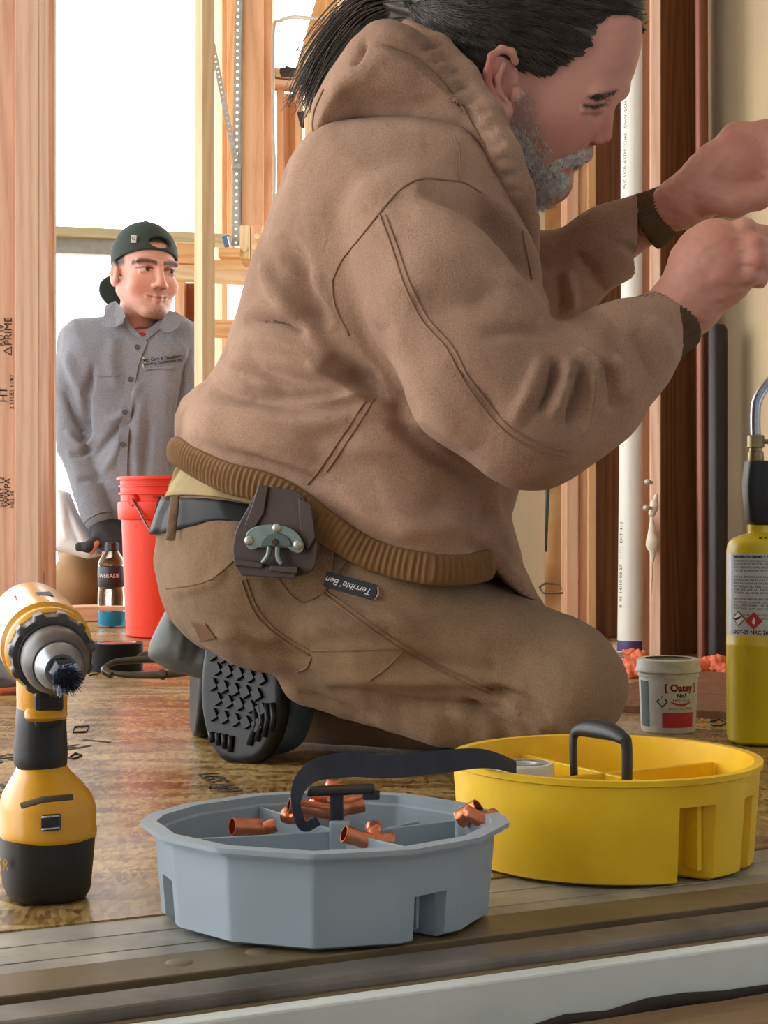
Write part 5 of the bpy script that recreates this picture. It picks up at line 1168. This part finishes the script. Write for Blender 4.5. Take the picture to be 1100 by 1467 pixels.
blob(LIP, [(798,241),(816,243)], 5.5, .9); blob(DK, [(880,131),(862,136),(846,139)], 4, .5); blob(DK, [(868,149),(850,152),(836,151)], 3.6, .85); blob(c8(160,104,90), [(862,160),(840,163)], 5, .4); blob(DK, [(849,206)], 3.5, .8); blob(LIP, [(726,105),(728,130)], 6, .45); blob(DK, [(822,236),(804,236)], 2.6, .8)
skin_parts.append((v, f, col))
# hands
def hand_mesh(build, vox=.0019):
    h_ = Solid(); build(h_); return h_.mesh(vox, 1)
def near_hand(h):
    z0 = -.140
    h.cone(M(930,478,z0-.01), M(985,432,z0), R_(38), R_(36), .02); h.cone(M(985,432,z0), M(1012,390,z0+.004), R_(40), R_(46), .02)
    h.ell(M(1018,378,z0+.004), (R_(46), R_(30), R_(50)), k=.02); h.cone(M(1030,350,z0+.005), M(1044,396,z0-.004), R_(26), R_(26), .02)
    for b_, p1, p2, p3, r in (((1028,338,.006),(1066,330,.0),(1088,338,.028),(1066,350,.048),15.5), ((1040,350,-.006),(1080,350,-.012),(1096,358,.020),(1068,368,.040),15), ((1044,370,-.012),(1084,370,-.018),(1096,378,.014),(1066,386,.036),14.5), ((1040,392,-.014),(1074,391,-.016),(1086,398,.010),(1060,404,.028),13)):
        h.ell(M(b_[0],b_[1],z0+b_[2]-.004), (R_(17),R_(14),R_(15)), k=.010)
        h.chain([M(b_[0],b_[1],z0+b_[2]), M(p1[0],p1[1],z0+p1[2]), M(p2[0],p2[1],z0+p2[2]), M(p3[0],p3[1],z0+p3[2])], [R_(r), R_(r*.98), R_(r*.9), R_(r*.82)], .004)
    h.chain([M(1000,400,z0+.03), M(1034,352,z0+.052), M(1062,336,z0+.058), M(1092,336,z0+.05)], [R_(20), R_(17), R_(15), R_(13)], .008)
v, f = hand_mesh(near_hand); n_ = vnormals(v, f); v = folds(v, f, [([(1048,344),(1075,342)], 2.2, -.0016), ([(1056,361),(1085,361)], 2.2, -.0018), ([(1056,382),(1082,381)], 2.2, -.0016), ([(985,440),(1000,470)], 4, -.001), ([(1000,360),(1022,345),(1040,338)], 5, .0012), ([(1005,375),(1035,358)], 5, .001)])
v = v+n_*(.0005*vnoise(v, 260, 4))[:,None]; q = to_px(v); col = np.tile(SK*np.array([.98,.95,.93]), (len(v), 1)); blob(RD, [(1030,335),(1042,352),(1046,372),(1042,394)], 13, .4); blob(RD, [(1070,335),(1084,352),(1088,374)], 14, .35)
skin_parts.append((v, f, col))
def far_hand(h):
    z0 = .088
    h.cone(M(930,312,z0+.01), M(985,286,z0), R_(33), R_(34), .02); h.cone(M(985,286,z0), M(1030,252,z0-.004), R_(35), R_(42), .02); h.cone(M(1030,252,z0-.004), M(1062,228,z0-.01), R_(44), R_(46), .02)
    for pts, r in (([(1052,194,-.012),(1098,188,-.02),(1132,204,-.012),(1146,224,.0)], 17), ([(1070,208,-.024),(1112,206,-.034),(1142,226,-.022),(1148,246,-.01)], 16), ([(1078,228,-.028),(1118,230,-.036),(1142,248,-.024),(1142,266,-.01)], 15), ([(1078,248,-.026),(1110,254,-.032),(1130,268,-.02),(1126,284,-.006)], 13.5)):
        h.chain([M(x, y, z0+d) for x, y, d in pts], [R_(r), R_(r*.97), R_(r*.9), R_(r*.8)], .004); h.ell(M(pts[0][0], pts[0][1], z0+pts[0][2]-.003), (R_(18),R_(15),R_(16)), k=.01)
    h.chain([M(1020,280,z0-.02), M(1052,290,z0-.03), M(1088,282,z0-.03), M(1116,262,z0-.022)], [R_(26), R_(20), R_(16), R_(13)], .008)
v, f = hand_mesh(far_hand); n_ = vnormals(v, f); v = v+n_*(.0005*vnoise(v, 260, 6))[:,None]; v = folds(v, f, [([(1060,192),(1070,186),(1090,200)], 3, -.0018), ([(1030,205),(1050,190)], 5, .001), ([(990,270),(1020,245),(1045,215)], 5, .001)]); q = to_px(v); col = np.tile(SK*np.array([.98,.93,.91]), (len(v), 1)); blob(RD, [(1052,194),(1075,215),(1080,245)], 14, .35)
skin_parts.append((v, f, col))
bs = Solid()      # torso and limbs under the clothes, coarse
bs.chain([M(670,250),M(600,380),M(500,560),M(400,760)], [.05,.10,.11,.10], .05)
bs.chain([M(590,340,-.15),M(740,590,-.215),M(940,473,-.148)], [.05,.045,.026], .03); bs.chain([M(640,330,.13),M(770,420,.15),M(940,310,.10)], [.05,.04,.024], .03)
for d, d2 in ((-.10,-.10), (.12,.155)): bs.chain([M(390,835,d),M(770,965,d2),M(770,1000,d2),M(440,990,d)], [.055,.03,.028,.02], .02)
v, f = bs.mesh(.012, 1); skin_parts.append((v, f, np.tile(SK, (len(v), 1))))
Vb = np.concatenate([p_[0] for p_ in skin_parts]); offs = np.cumsum([0]+[len(p_[0]) for p_ in skin_parts]); Fb = np.concatenate([p_[1]+o_ for p_, o_ in zip(skin_parts, offs)]); Cb = np.concatenate([p_[2] for p_ in skin_parts])
SKIN = mat('skin', (1,1,1), .5, var=.06, scale=120, sss=.06, attr='Col', bump=.12, bscale=500)
mesh_obj('body', Vb, Fb, SKIN, man, attrs=Cb)
# ---------------- hair
HAIR = mat('dark_brown_hair', c8(66,58,50), .42, var=.45, scale=30, stretch=(1,1,1)); GREYH = mat('grey_beard_hair', c8(222,216,208), .5, var=.4, scale=160)
hh = Solid(); hh.ell(Hd(760,38), (px(168), px(108), px(139)), RH, .02); hh.slab(MP([(921,10),(919,46),(860,60),(740,90),(640,60),(640,-40),(800,-70),(900,-50)]), Y0_, SL, px(74), px(62), .02)
hair = [(930,40),(908,46),(882,40),(860,46),(848,66),(842,86),(826,102),(800,113),(780,130),(764,136),(750,126),(735,122),(720,140),(708,165),(702,186),(698,198),(665,165),(622,105),(590,60),(560,-60),(700,-140),(880,-130),(935,-30)]
hh.slab(MP(hair), Y0_, SL, .3, .0, .006, 'int'); hh.ell(Hd(588,10), (px(40),px(34),px(34)), k=.03)
v, f = hh.mesh(.0035, 2); q = to_px(v); n_ = vnormals(v, f); v = v+n_*(.0016*np.sin((q[:,1]-.25*q[:,0])*.33+2*vnoise(v, 30, 4))+.0015*vnoise(v, 60, 7))[:,None]
hr_ = mesh_obj('hair', v, f, HAIR, man); bHr = bvh_of(v, f)
rs = random.Random(21); V2, F2 = [], []
def strand(pts, r):
    v_, f_ = tube_v(pts, [r*(1-.7*i/(len(pts)-1)) for i in range(len(pts))], 3, False); o_ = len(V2); V2.extend(v_); F2.extend([tuple(i+o_ for i in p_) for p_ in f_])
for k in range(1500):
    x, y = rs.uniform(600,925), rs.uniform(-10,190); pts = []; cx, cy = x, y
    for i in range(7):
        h, n = hit(cx, cy, bHr)
        if h is None or h.y > DM(cx)+.02: break
        pts.append(h+n*(.0008+.0022*rs.random())); tx, ty = 588-cx, 8-cy; l = math.hypot(tx, ty)+1e-6; l2 = 11; cx += tx/l*l2+rs.uniform(-1.5,1.5); cy += ty/l*l2-1.8*(1 if cx > 700 else 0)+rs.uniform(-1.5,1.5)
    if len(pts) > 2: strand(pts, .0007)
def mirror_strands():
    n0 = len(V2); V2.extend([Vector((q[0], 2*(Y0_+SL*q[0])-q[1], q[2])) for q in V2[:n0]]); F2.extend([tuple(i+n0 for i in reversed(p_)) for p_ in list(F2)])
mirror_strands()
tag(mesh_obj('hair_strands', V2, F2, HAIR, hr_), kind='stuff')
V2, F2 = [], []
for k in range(520):   # pony tail
    o1, o2, o3 = rs.gauss(0,1), rs.gauss(0,1), rs.gauss(0,1); sp2 = rs.random()
    base = [(598,2),(560,4),(520,18),(488,52),(462,92),(448,124),(437+8*o3,158)]; pts = []
    for i, (x, y) in enumerate(base): t = i/6; pts.append(M(x+o1*(9+7*t)+o2*3, y+o2*(12+4*t)-3*o1, .01+o3*.012))
    pts = catmull(pts, 3); strand(pts[:int(len(pts)*(.75+.25*sp2))], .0011)
tag(mesh_obj('pony_tail', V2, F2, HAIR, man), kind='stuff')
V2, F2 = [], []; bB = BVHTree.FromPolygons([tuple(p_) for p_ in skin_parts[0][0]], [tuple(p_) for p_ in skin_parts[0][1]])
bpoly = np.array([(722,178),(745,185),(762,205),(775,232),(795,242),(812,250),(806,268),(786,286),(760,288),(738,268),(720,225),(714,195)]); mpoly = np.array([(846,212),(848,218),(838,226),(822,232),(806,236),(790,240),(796,230),(815,222),(832,214)])
def beard(poly, N, l0, l1, dirf, r):
    x0, y0 = poly.min(0); x1, y1 = poly.max(0); c = 0
    while c < N:
        x, y = rs.uniform(x0-2,x1+2), rs.uniform(y0-2,y1+2)
        if poly_sdf(poly, np.array([x]), np.array([y]))[0] > 1.5*rs.random(): continue
        c += 1; h, n = hit(x, y, bB)
        if h is None: continue
        dx, dz = dirf(x, y); L = rs.uniform(l0, l1); t = Vector((dx+rs.uniform(-.35,.35), rs.uniform(-.3,.1), dz+rs.uniform(-.35,.35))).normalized()
        p0 = h-n*.0005; p1 = h+n*.0015+t*L*.5; p2 = h+n*.0012+t*L+Vector((rs.uniform(-1,1),0,rs.uniform(-1,1)))*.001; strand([p0,p1,p2], r)
beard(bpoly, 1900, .003, .008, lambda x, y: (.45, -.9), .00042); beard(mpoly, 500, .004, .009, lambda x, y: (-.6, -.7), .00045)
beard(np.array([(776,282),(800,268),(812,256),(806,250),(760,276)]), 260, .006, .012, lambda x, y: (.35,-.9), .0005)
beard(np.array([(742,128),(760,130),(766,150),(772,190),(790,215),(775,232),(745,200),(728,185),(738,160)]), 420, .002, .005, lambda x, y: (.3,-.9), .0003)
mirror_strands()
tag(mesh_obj('beard', V2, F2, GREYH, man), kind='stuff')
V2, F2 = [], []
beard(np.array([(885,128),(880,134),(862,139),(850,140),(852,137),(868,132)]), 110, .003, .007, lambda x, y: (-.8,-.35), .0005); beard(np.array([(866,148),(850,151),(838,150),(850,154)]), 50, .002, .004, lambda x, y: (.5,-.8), .0003)
mirror_strands()
tag(mesh_obj('eyebrow', V2, F2, HAIR, man), kind='stuff')
# ================================================================== the young person behind the bucket
YB = 4.36
def Q(x, y, dy=0.0): return P(x, y, YB+dy)
def QP(pts): return [(Q(x, y).x, Q(x, y).z) for x, y in pts]
PB = YB/F
boy = empty('person', (Q(185,800).x, YB+.15, 0), 'young person in grey button shirt and backwards dark green cap, kneeling behind the bucket', 'person')
HS = 1.05; HC = Q(208,391,-.02)
bf = Vector((.50,-.86,-.05)).normalized(); bu = Vector((.05,-.03,1)); bu = (bu-bf*bu.dot(bf)).normalized(); bl = bf.cross(bu); bl = bl if bl.x > 0 else -bl
RB = np.array([list(bl), list(bf), list(bu)]).T
def L(a, b, c): return HC+bl*a*HS+bf*b*HS+bu*c*HS
h = Solid(); e3 = lambda *r: tuple(x*HS for x in r)
h.ell(L(0,-.012,.035), e3(.076,.096,.086), RB, .02); h.ell(L(0,.028,-.030), e3(.064,.070,.088), RB, .02)
for sg in (-1, 1):
    h.cone(L(sg*.056,-.0,-.050), L(sg*.020,.070,-.104), .022, .018, .02)
    h.cone(L(sg*.050,.078,.022), L(sg*.010,.094,.019), .009, .010, .012)
    h.ell(L(sg*.033,.100,.001), e3(.021,.014,.012), RB, .008, 'sub'); h.ell(L(sg*.033,.0775,.0), e3(.0145,.0145,.0125), RB, .002)
    h.cone(L(sg*.018,.092,.0045), L(sg*.034,.0935,.0085), .0030, .0032, .002); h.cone(L(sg*.034,.0935,.0085), L(sg*.050,.080,.002), .0032, .003, .002)
    h.cone(L(sg*.020,.090,-.007), L(sg*.046,.083,-.006), .003, .003, .004)
    h.ell(L(sg*.042,.062,-.036), e3(.024,.022,.022), RB, .02)
    h.ell(L(sg*.0125,.105,-.0405), e3(.010,.011,.008), RB, .005); h.ell(L(sg*.008,.112,-.048), e3(.004,.005,.003), RB, .002, 'sub')
    h.ell(L(sg*.079,-.012,-.008), e3(.010,.021,.034), RB, .008); h.ell(L(sg*.088,-.006,-.004), e3(.007,.010,.017), RB, .004, 'sub')
    h.cone(L(-sg*.004,.0985,-.0655), L(sg*.025,.084,-.0655), .0055, .003, .008); h.cone(L(-sg*.004,.096,-.0745), L(sg*.023,.083,-.0705), .0065, .003, .008)
h.cone(L(0,.094,.012), L(0,.116,-.034), .0085, .0115, .010); h.ell(L(0,.114,-.036), e3(.0125,.012,.010), RB, .006)
h.cone(L(0,.097,-.0698), L(.027,.084,-.0672), .0022, .0014, .001, 'sub'); h.cone(L(0,.097,-.0698), L(-.027,.084,-.0672), .0022, .0014, .001, 'sub')
h.ell(L(0,.080,-.102), e3(.024,.020,.018), RB, .015)
h.cone(L(0,-.012,-.075), L(-.01,-.03,-.20), .057, .066, .02)
v, f = h.mesh(.0026, 1)
lc = (v-np.array(HC))@RB/HS; a_, b_, c_ = lc.T
colb = np.tile(np.array(c8(214,158,140)), (len(v), 1))
def paint(cc, wgt):
    global colb
    colb = colb*(1-wgt[:,None])+np.array(cc)*wgt[:,None]
g_ = lambda d, w_: np.exp(-(d/w_)**2)
fr_ = b_ > .02
paint(c8(214,120,110), .4*g_(np.abs(np.abs(a_)-.045), .02)*g_(c_+.035, .025)*fr_); paint(c8(205,110,100), .35*g_(a_,.013)*g_(c_+.036,.012)*fr_)
brow = np.abs(c_-(.0215-.25*(np.abs(a_)-.034)**2/.03)); paint(c8(58,40,32), .92*np.clip(1.4*g_(brow,.0052),0,1)*((np.abs(a_) > .009) & (np.abs(a_) < .058))*fr_)
de = np.sqrt((np.abs(a_)-.033)**2+(c_)**2*2.2); paint(c8(206,190,182), .9*(de < .0125)*(np.abs(c_+.0005) < .0042)*(b_ > .08)*fr_)
da = np.sqrt((a_-np.sign(a_)*.033-.004)**2+(c_-.0005)**2); paint(c8(60,44,36), 1.0*(da < .0062)*(np.abs(c_) < .0055)*fr_); paint(c8(70,48,42), .85*g_(c_-.0062+8*(np.abs(a_)-.033)**2, .0026)*(np.abs(np.abs(a_)-.034) < .018)*fr_)
paint(c8(190,104,98), .8*g_(c_+.0695, .008)*g_(a_, .024)*fr_); paint(c8(96,44,44), .9*g_(c_+.0698-.0028*(a_/.02)**2, .0021)*(np.abs(a_) < .029)*fr_)
paint(c8(60,30,28), .9*g_(np.sqrt((np.abs(a_)-.009)**2+(c_+.0475)**2), .0036)*fr_)
nzb = .5+.5*vnoise(v, 500, 3); paint(c8(84,62,50), (.75*np.clip(g_(a_,.026)*g_(c_+.112,.016)*1.3, 0, 1)*(.5+.5*nzb)*(b_ > .0))); paint(c8(150,112,98), .35*g_(c_+.095,.02)*(b_ > -.01)); paint(c8(130,96,84), .25*g_(a_,.03)*g_(c_+.056,.006)*fr_)
paint(c8(70,52,44), np.clip((c_-.006)/.012,0,1)*np.clip((.034-b_)/.012,0,1)*(np.abs(a_) > .05)*(b_ > -.2)); paint(c8(52,38,32), 1.0*((b_ < -.02) & (c_ > -.06) & (np.abs(a_) < .074)))
paint(c8(60,44,36), np.clip((c_-.066)/.008,0,1)*1.0)
parts = [(v, f, colb)]
s = Solid()     # torso, arms, legs beneath the clothes
s.chain([L(0,-.03,-.17), Q(190,560,.05), Q(185,760,.2)], [.06,.11,.12], .05)
s.chain([Q(112,490,.03), Q(108,640,.0), Q(140,748,-.10)], [.04,.033,.026], .02); s.chain([Q(268,490,.05), Q(276,620,.05), Q(215,745,-.06)], [.04,.033,.026], .02)
for x0, x1 in ((150,118),(225,245)): s.chain([Q(x0,792,.22), Q(x1,842,.08), Q(x1,852,.08), Q(x0,852,.36)], [.06,.04,.035,.03], .02)
v, f = s.mesh(.012, 1); parts.append((v, f, np.tile(np.array(c8(214,158,140)), (len(v), 1))))
# bare wrist and fingertips under the fingerless glove
def lh(s_):
    s_.cone(Q(140,748,-.10), Q(158,772,-.11), .026, .030, .02); s_.cone(Q(150,765,-.11), Q(176,786,-.115), .03, .032, .02)
    for i, (x, y) in enumerate(((150,800),(160,806),(171,808),(181,806))): s_.chain([Q(154+8*i,778,-.125+.006*i), Q(x+1,794,-.145+.006*i), Q(x+4,y,-.135+.006*i), Q(x+9,y+1,-.115)], [.0105,.010,.009,.0085], .003)
    s_.chain([Q(150,764,-.125), Q(136,778,-.14), Q(130,790,-.14)], [.012,.011,.009], .004)
s = Solid(); lh(s); v, f = s.mesh(.0028, 1); parts.append((v, f, np.tile(np.array(c8(206,140,124)), (len(v), 1))))
Vb = np.concatenate([p[0] for p in parts]); offs = np.cumsum([0]+[len(p[0]) for p in parts]); Fb = np.concatenate([p[1]+o for p, o in zip(parts, offs)]); Cb = np.concatenate([p[2] for p in parts])
mesh_obj('body', Vb, Fb, SKIN, boy, attrs=Cb)
# glove
s = Solid(); s.cone(Q(141,750,-.10), Q(158,772,-.11), .029, .034, .02); s.cone(Q(150,765,-.11), Q(178,786,-.115), .034, .036, .02)
for i in range(4): s.cone(Q(154+8*i,778,-.125+.006*i), Q(153+9*i,790,-.14+.006*i), .0132, .0128, .003)
s.cone(Q(148,762,-.125), Q(126,784,-.145), .015, .014, .006); s.box(Q(120,783,-.14), (.022,.012,.012), rnd=.008, k=.008); s.cone(Q(168,760,-.09), Q(210,776,-.08), .03, .034, .02)
v, f = s.mesh(.0035, 1); mesh_obj('glove', v, f, mat('black_glove_fabric', c8(34,33,36), .7, var=.2, scale=50), boy)
# cap
CAP = mat('dark_green_cap', c8(38,54,48), .8, var=.12, scale=40)
s = Solid(); s.ell(L(0,-.012,.040), e3(.084,.104,.094), RB, .0)
pn = Vector(bu*.965+bf*(.24)+bl*.0).normalized(); pc_ = L(0,.0,.034)
pn = (bu*.94-bf*.30+bl*.02).normalized(); pc_ = L(0,.05,.040); pnA, pcA = np.array(pn), np.array(pc_)
s._p('int', .002, lambda p: -((p-pcA)@pnA), np.array(HC)-.3, np.array(HC)+.3)
s.ell(L(.006,.105,.0735), e3(.036,.05,.017), RB, .003, 'sub'); s.ell(L(0,-.012,.032), e3(.0785,.0985,.089), RB, .0, 'sub')
v, f = s.mesh(.0026, 1); cap = mesh_obj('cap', v, f, CAP, boy)
s = Solid()
bc_ = L(0,-.105,.0); s.ell(L(-.004,-.125,-.045), e3(.075,.010,.062), np.array([list(bl), list((bf*.85+bu*.5).normalized()), list((bu*.85-bf*.5).normalized())]).T, .004)
v, f = s.mesh(.003, 1); mesh_obj('cap_bill', v, f, CAP, cap)
lathe('cap_button', [(0,.006),(.005,.005),(.008,.0)], L(0,-.012,.132), CAP, cap, 16, axis=bu)
lp_ = L(-.052,.052,.0735); nn_ = (bl*-.62+bf*.72+bu*.28).normalized(); xx = bu.cross(nn_).normalized()
pmx = plane_m(lp_+nn_*.012, xx, bu); hexa('cap_badge', [pmx @ Vector((x, y, z)) for z in (-.014,.001) for x, y in ((-.0075,-.0105),(.0075,-.0105),(.0075,.0105),(-.0075,.0105))], mat('pale_badge', c8(186,190,184), .6), cap, 0)
text_on('badge_mark', 'G', .014, pmx @ Matrix.Translation((0,0,.0012)), CAP, cap)
# shirt
SHI = cloth('grey_work_shirt', c8(126,129,138), c8(134,137,145), c8(118,121,130), .85, 400, .3)
tor = [(150,452),(180,440),(206,444),(242,444),(262,452),(284,466),(292,500),(288,560),(280,640),(262,730),(245,800),(140,800),(128,730),(118,640),(96,560),(84,510),(88,472),(106,456)]
s = Solid(); s.slab(QP(tor), YB+.03, 0, .125, .105, .02)
s.chain([Q(108,488,.03),Q(103,560,.0),Q(107,640,-.02),Q(128,700,-.07),Q(140,742,-.10)], [.050,.050,.047,.042,.038], .004)
s.chain([Q(272,488,.05),Q(282,560,.04),Q(276,640,.02),Q(240,720,-.05)], [.050,.048,.045,.038], .004)
s.chain([L(0,.01,-.13), L(0,-.02,-.3)], [.058,.07], .01, 'sub'); s.cone(Q(206,458,-.14), Q(202,485,-.10), .026, .006, .006, 'sub')
v, f = s.mesh(.0055, 2)
BF = [([(135,520),(122,580),(125,640)], 5, -.012), ([(95,500),(110,545),(130,575)], 7, .008), ([(92,560),(110,600),(128,620)], 5, -.008), ([(95,615),(115,640),(135,625)], 5, .008), ([(98,650),(118,650),(132,640)], 4, -.007), ([(150,605),(180,590),(200,545)], 7, .006), ([(130,660),(160,625),(185,600)], 5, -.007), ([(145,680),(165,650),(178,610)], 6, .006), ([(205,560),(195,640),(200,700)], 8, .006), ([(215,600),(210,650),(205,700)], 5, -.005), ([(250,560),(248,620),(245,690)], 6, -.006), ([(240,480),(262,500),(275,540)], 6, .005), ([(270,500),(262,560),(256,620)], 4, -.010), ([(165,480),(160,520),(170,560)], 10, .005), ([(110,690),(130,685),(145,690)], 4, -.006), ([(120,735),(140,728),(155,735)], 3, -.004)]
v = folds(v, f, [(a, b, c*1.7) for a, b, c in BF]); v = v+vnormals(v, f)*(.0025*vnoise(v, 26, 12, 2)+.0008*vnoise(v, 70, 13))[:,None]
sh = mesh_obj('shirt', v, f, SHI, boy); bS = bvh_of(v, f)
def hS(x, y, off=.002):
    hh_, n, i, d = bS.ray_cast(Vector((0,0,CH)), (P(x,y,1)-Vector((0,0,CH))).normalized()); return (hh_ if hh_ else Q(x,y,-.1))+Vector((0,-off,0))
def ribbon(name, px, wd, m, parent, off=.003, th=.0016, n=5):
    c = [hS(x, y, off) for x, y in smooth2(px, n)]; v = []
    for i, p in enumerate(c):
        t = (c[min(i+1,len(c)-1)]-c[max(i-1,0)]).normalized(); sd_ = t.cross(Vector((0,-1,0))).normalized()
        v += [p+sd_*wd+Vector((0,-th,0)), p-sd_*wd+Vector((0,-th,0)), p-sd_*wd+Vector((0,.004,0)), p+sd_*wd+Vector((0,.004,0))]
    return mesh_obj(name, v, grid_faces(len(c), 4, False, True)+[(0,1,2,3)], m, parent, smooth=False, bevel=.0006)
ribbon('placket', [(205,486),(192,520),(186,555),(180,600),(176,640),(175,700)], .014, SHI, sh)
BTN = mat('dark_shirt_button', c8(70,70,72), .4)
for x, y in ((197,497),(187,543),(179,590),(176,636)):
    b0 = hS(x, y, .006); lathe('button', [(0,.0015),(.0045,.0012),(.0058,.0022),(.0066,.0014),(.0068,0)], b0, BTN, sh, 20, axis=(0,-1,.05))
# collar flaps
def flap(name, pts, dys, m, parent, th=.004):
    c = [Q(x, y, d) for (x, y), d in zip(pts, dys)]; n = len(c); b2 = [p+Vector((0,th,0)) for p in c]
    return mesh_obj(name, c+b2, [tuple(range(n)), tuple(range(2*n-1,n-1,-1))]+[(i, n+i, n+(i+1) % n, (i+1) % n) for i in range(n)], m, parent, smooth=False, bevel=.001)
flap('collar_flap', [(151,437),(165,430),(174,440),(180,452),(176,463),(166,468),(152,468),(146,464),(149,450)], [-.05,-.045,-.085,-.115,-.128,-.132,-.125,-.115,-.085], SHI, sh)
flap('collar_flap', [(240,447),(252,446),(262,453),(256,468),(246,475),(236,476),(227,470),(232,458)], [-.09,-.075,-.085,-.118,-.132,-.135,-.135,-.115], SHI, sh)
ribbon('collar_edge', [(176,452),(186,468),(197,480),(205,486)], .006, SHI, sh, .004); ribbon('collar_edge', [(236,460),(226,470),(214,480),(206,486)], .006, SHI, sh, .004)
s = Solid(); s.ell(L(-.004,.034,-.176), e3(.05,.045,.036), RB, .01); v, f = s.mesh(.005, 1); mesh_obj('red_undershirt', v, f, mat('red_tee_cloth', c8(176,34,44), .85), boy)
ribbon('pocket_edge', [(207,529),(225,526),(250,527)], .003, SHI, sh, .003); ribbon('pocket_edge', [(130,536),(150,538),(172,537)], .0012, SHI, sh, .002)
def shirt_text(s_, px, py, size):
    o = hS(px, py, .0055); o1 = hS(px+18, py-2.2, .0055); vv, ff = text_v(s_, size, bold=.0003); pmm = plane_m(o, o1-o, (0,0,1)); return mesh_obj('shirt_lettering', [pmm @ Vector(p) for p in vv], ff, INK, sh, smooth=False)
shirt_text('Mc. Cary & Daughters', 234, 513, .0118); shirt_text('Plumbing Contractors, Inc.', 234, 518.5, .0098)
for pts in ([(205,512),(209,516),(208,520)], [(207,519),(205,524),(207,528)]): tube('shirt_logo', [hS(x, y, .005) for x, y in pts], .0012, WHI, sh, 5)
# cuff, white tail of the undershirt, trousers
cu = lathe('shirt_cuff', [(.0345,-.03),(.0395,-.028),(.0405,0),(.0395,.018),(.036,.0185)], Q(137,735,-.095), SHI, boy, 40, axis=(Q(150,762,-.11)-Q(132,722,-.085)))
s = Solid(); s.slab(QP([(84,700),(100,705),(112,735),(132,765),(150,795),(130,800),(100,792),(80,788)]), YB-.02, 0, .05, .03, .01); v, f = s.mesh(.005, 2); v = folds(v, f, [([(95,720),(105,760),(120,790)], 4, -.006), ([(88,740),(96,775)], 4, .005)]); mesh_obj('white_shirt_tail', v, f, mat('white_cotton', c8(228,230,232), .85, var=.03), boy)
BTR = mat('tan_canvas_trousers', c8(150,118,80), .85, var=.12, scale=8, bump=.2, bscale=200)
s = Solid(); s.ell(Q(185,790,.18), (.20,.14,.11), None, .03)
for x0, x1 in ((140,108),(230,250)): s.cone(Q(x0,790,.2), Q(x1,838,.04), .095, .072, .03); s.cone(Q(x1,852,.04), Q(x0,852,.36), .058, .048, .02)
v, f = s.mesh(.007, 2); v = v+vnormals(v, f)*(.004*vnoise(v, 24, 5, 2))[:,None]; v[:,2] = np.maximum(v[:,2], .002); mesh_obj('trousers', v, f, BTR, boy)
for x in (140, 230):
    s = Solid(); s.cone(Q(x,855,.36), Q(x,866,.52), .035, .032, .01); v, f = s.mesh(.006, 1); v[:,2] = np.maximum(v[:,2], .002); mesh_obj('boot', v, f, DB, boy)
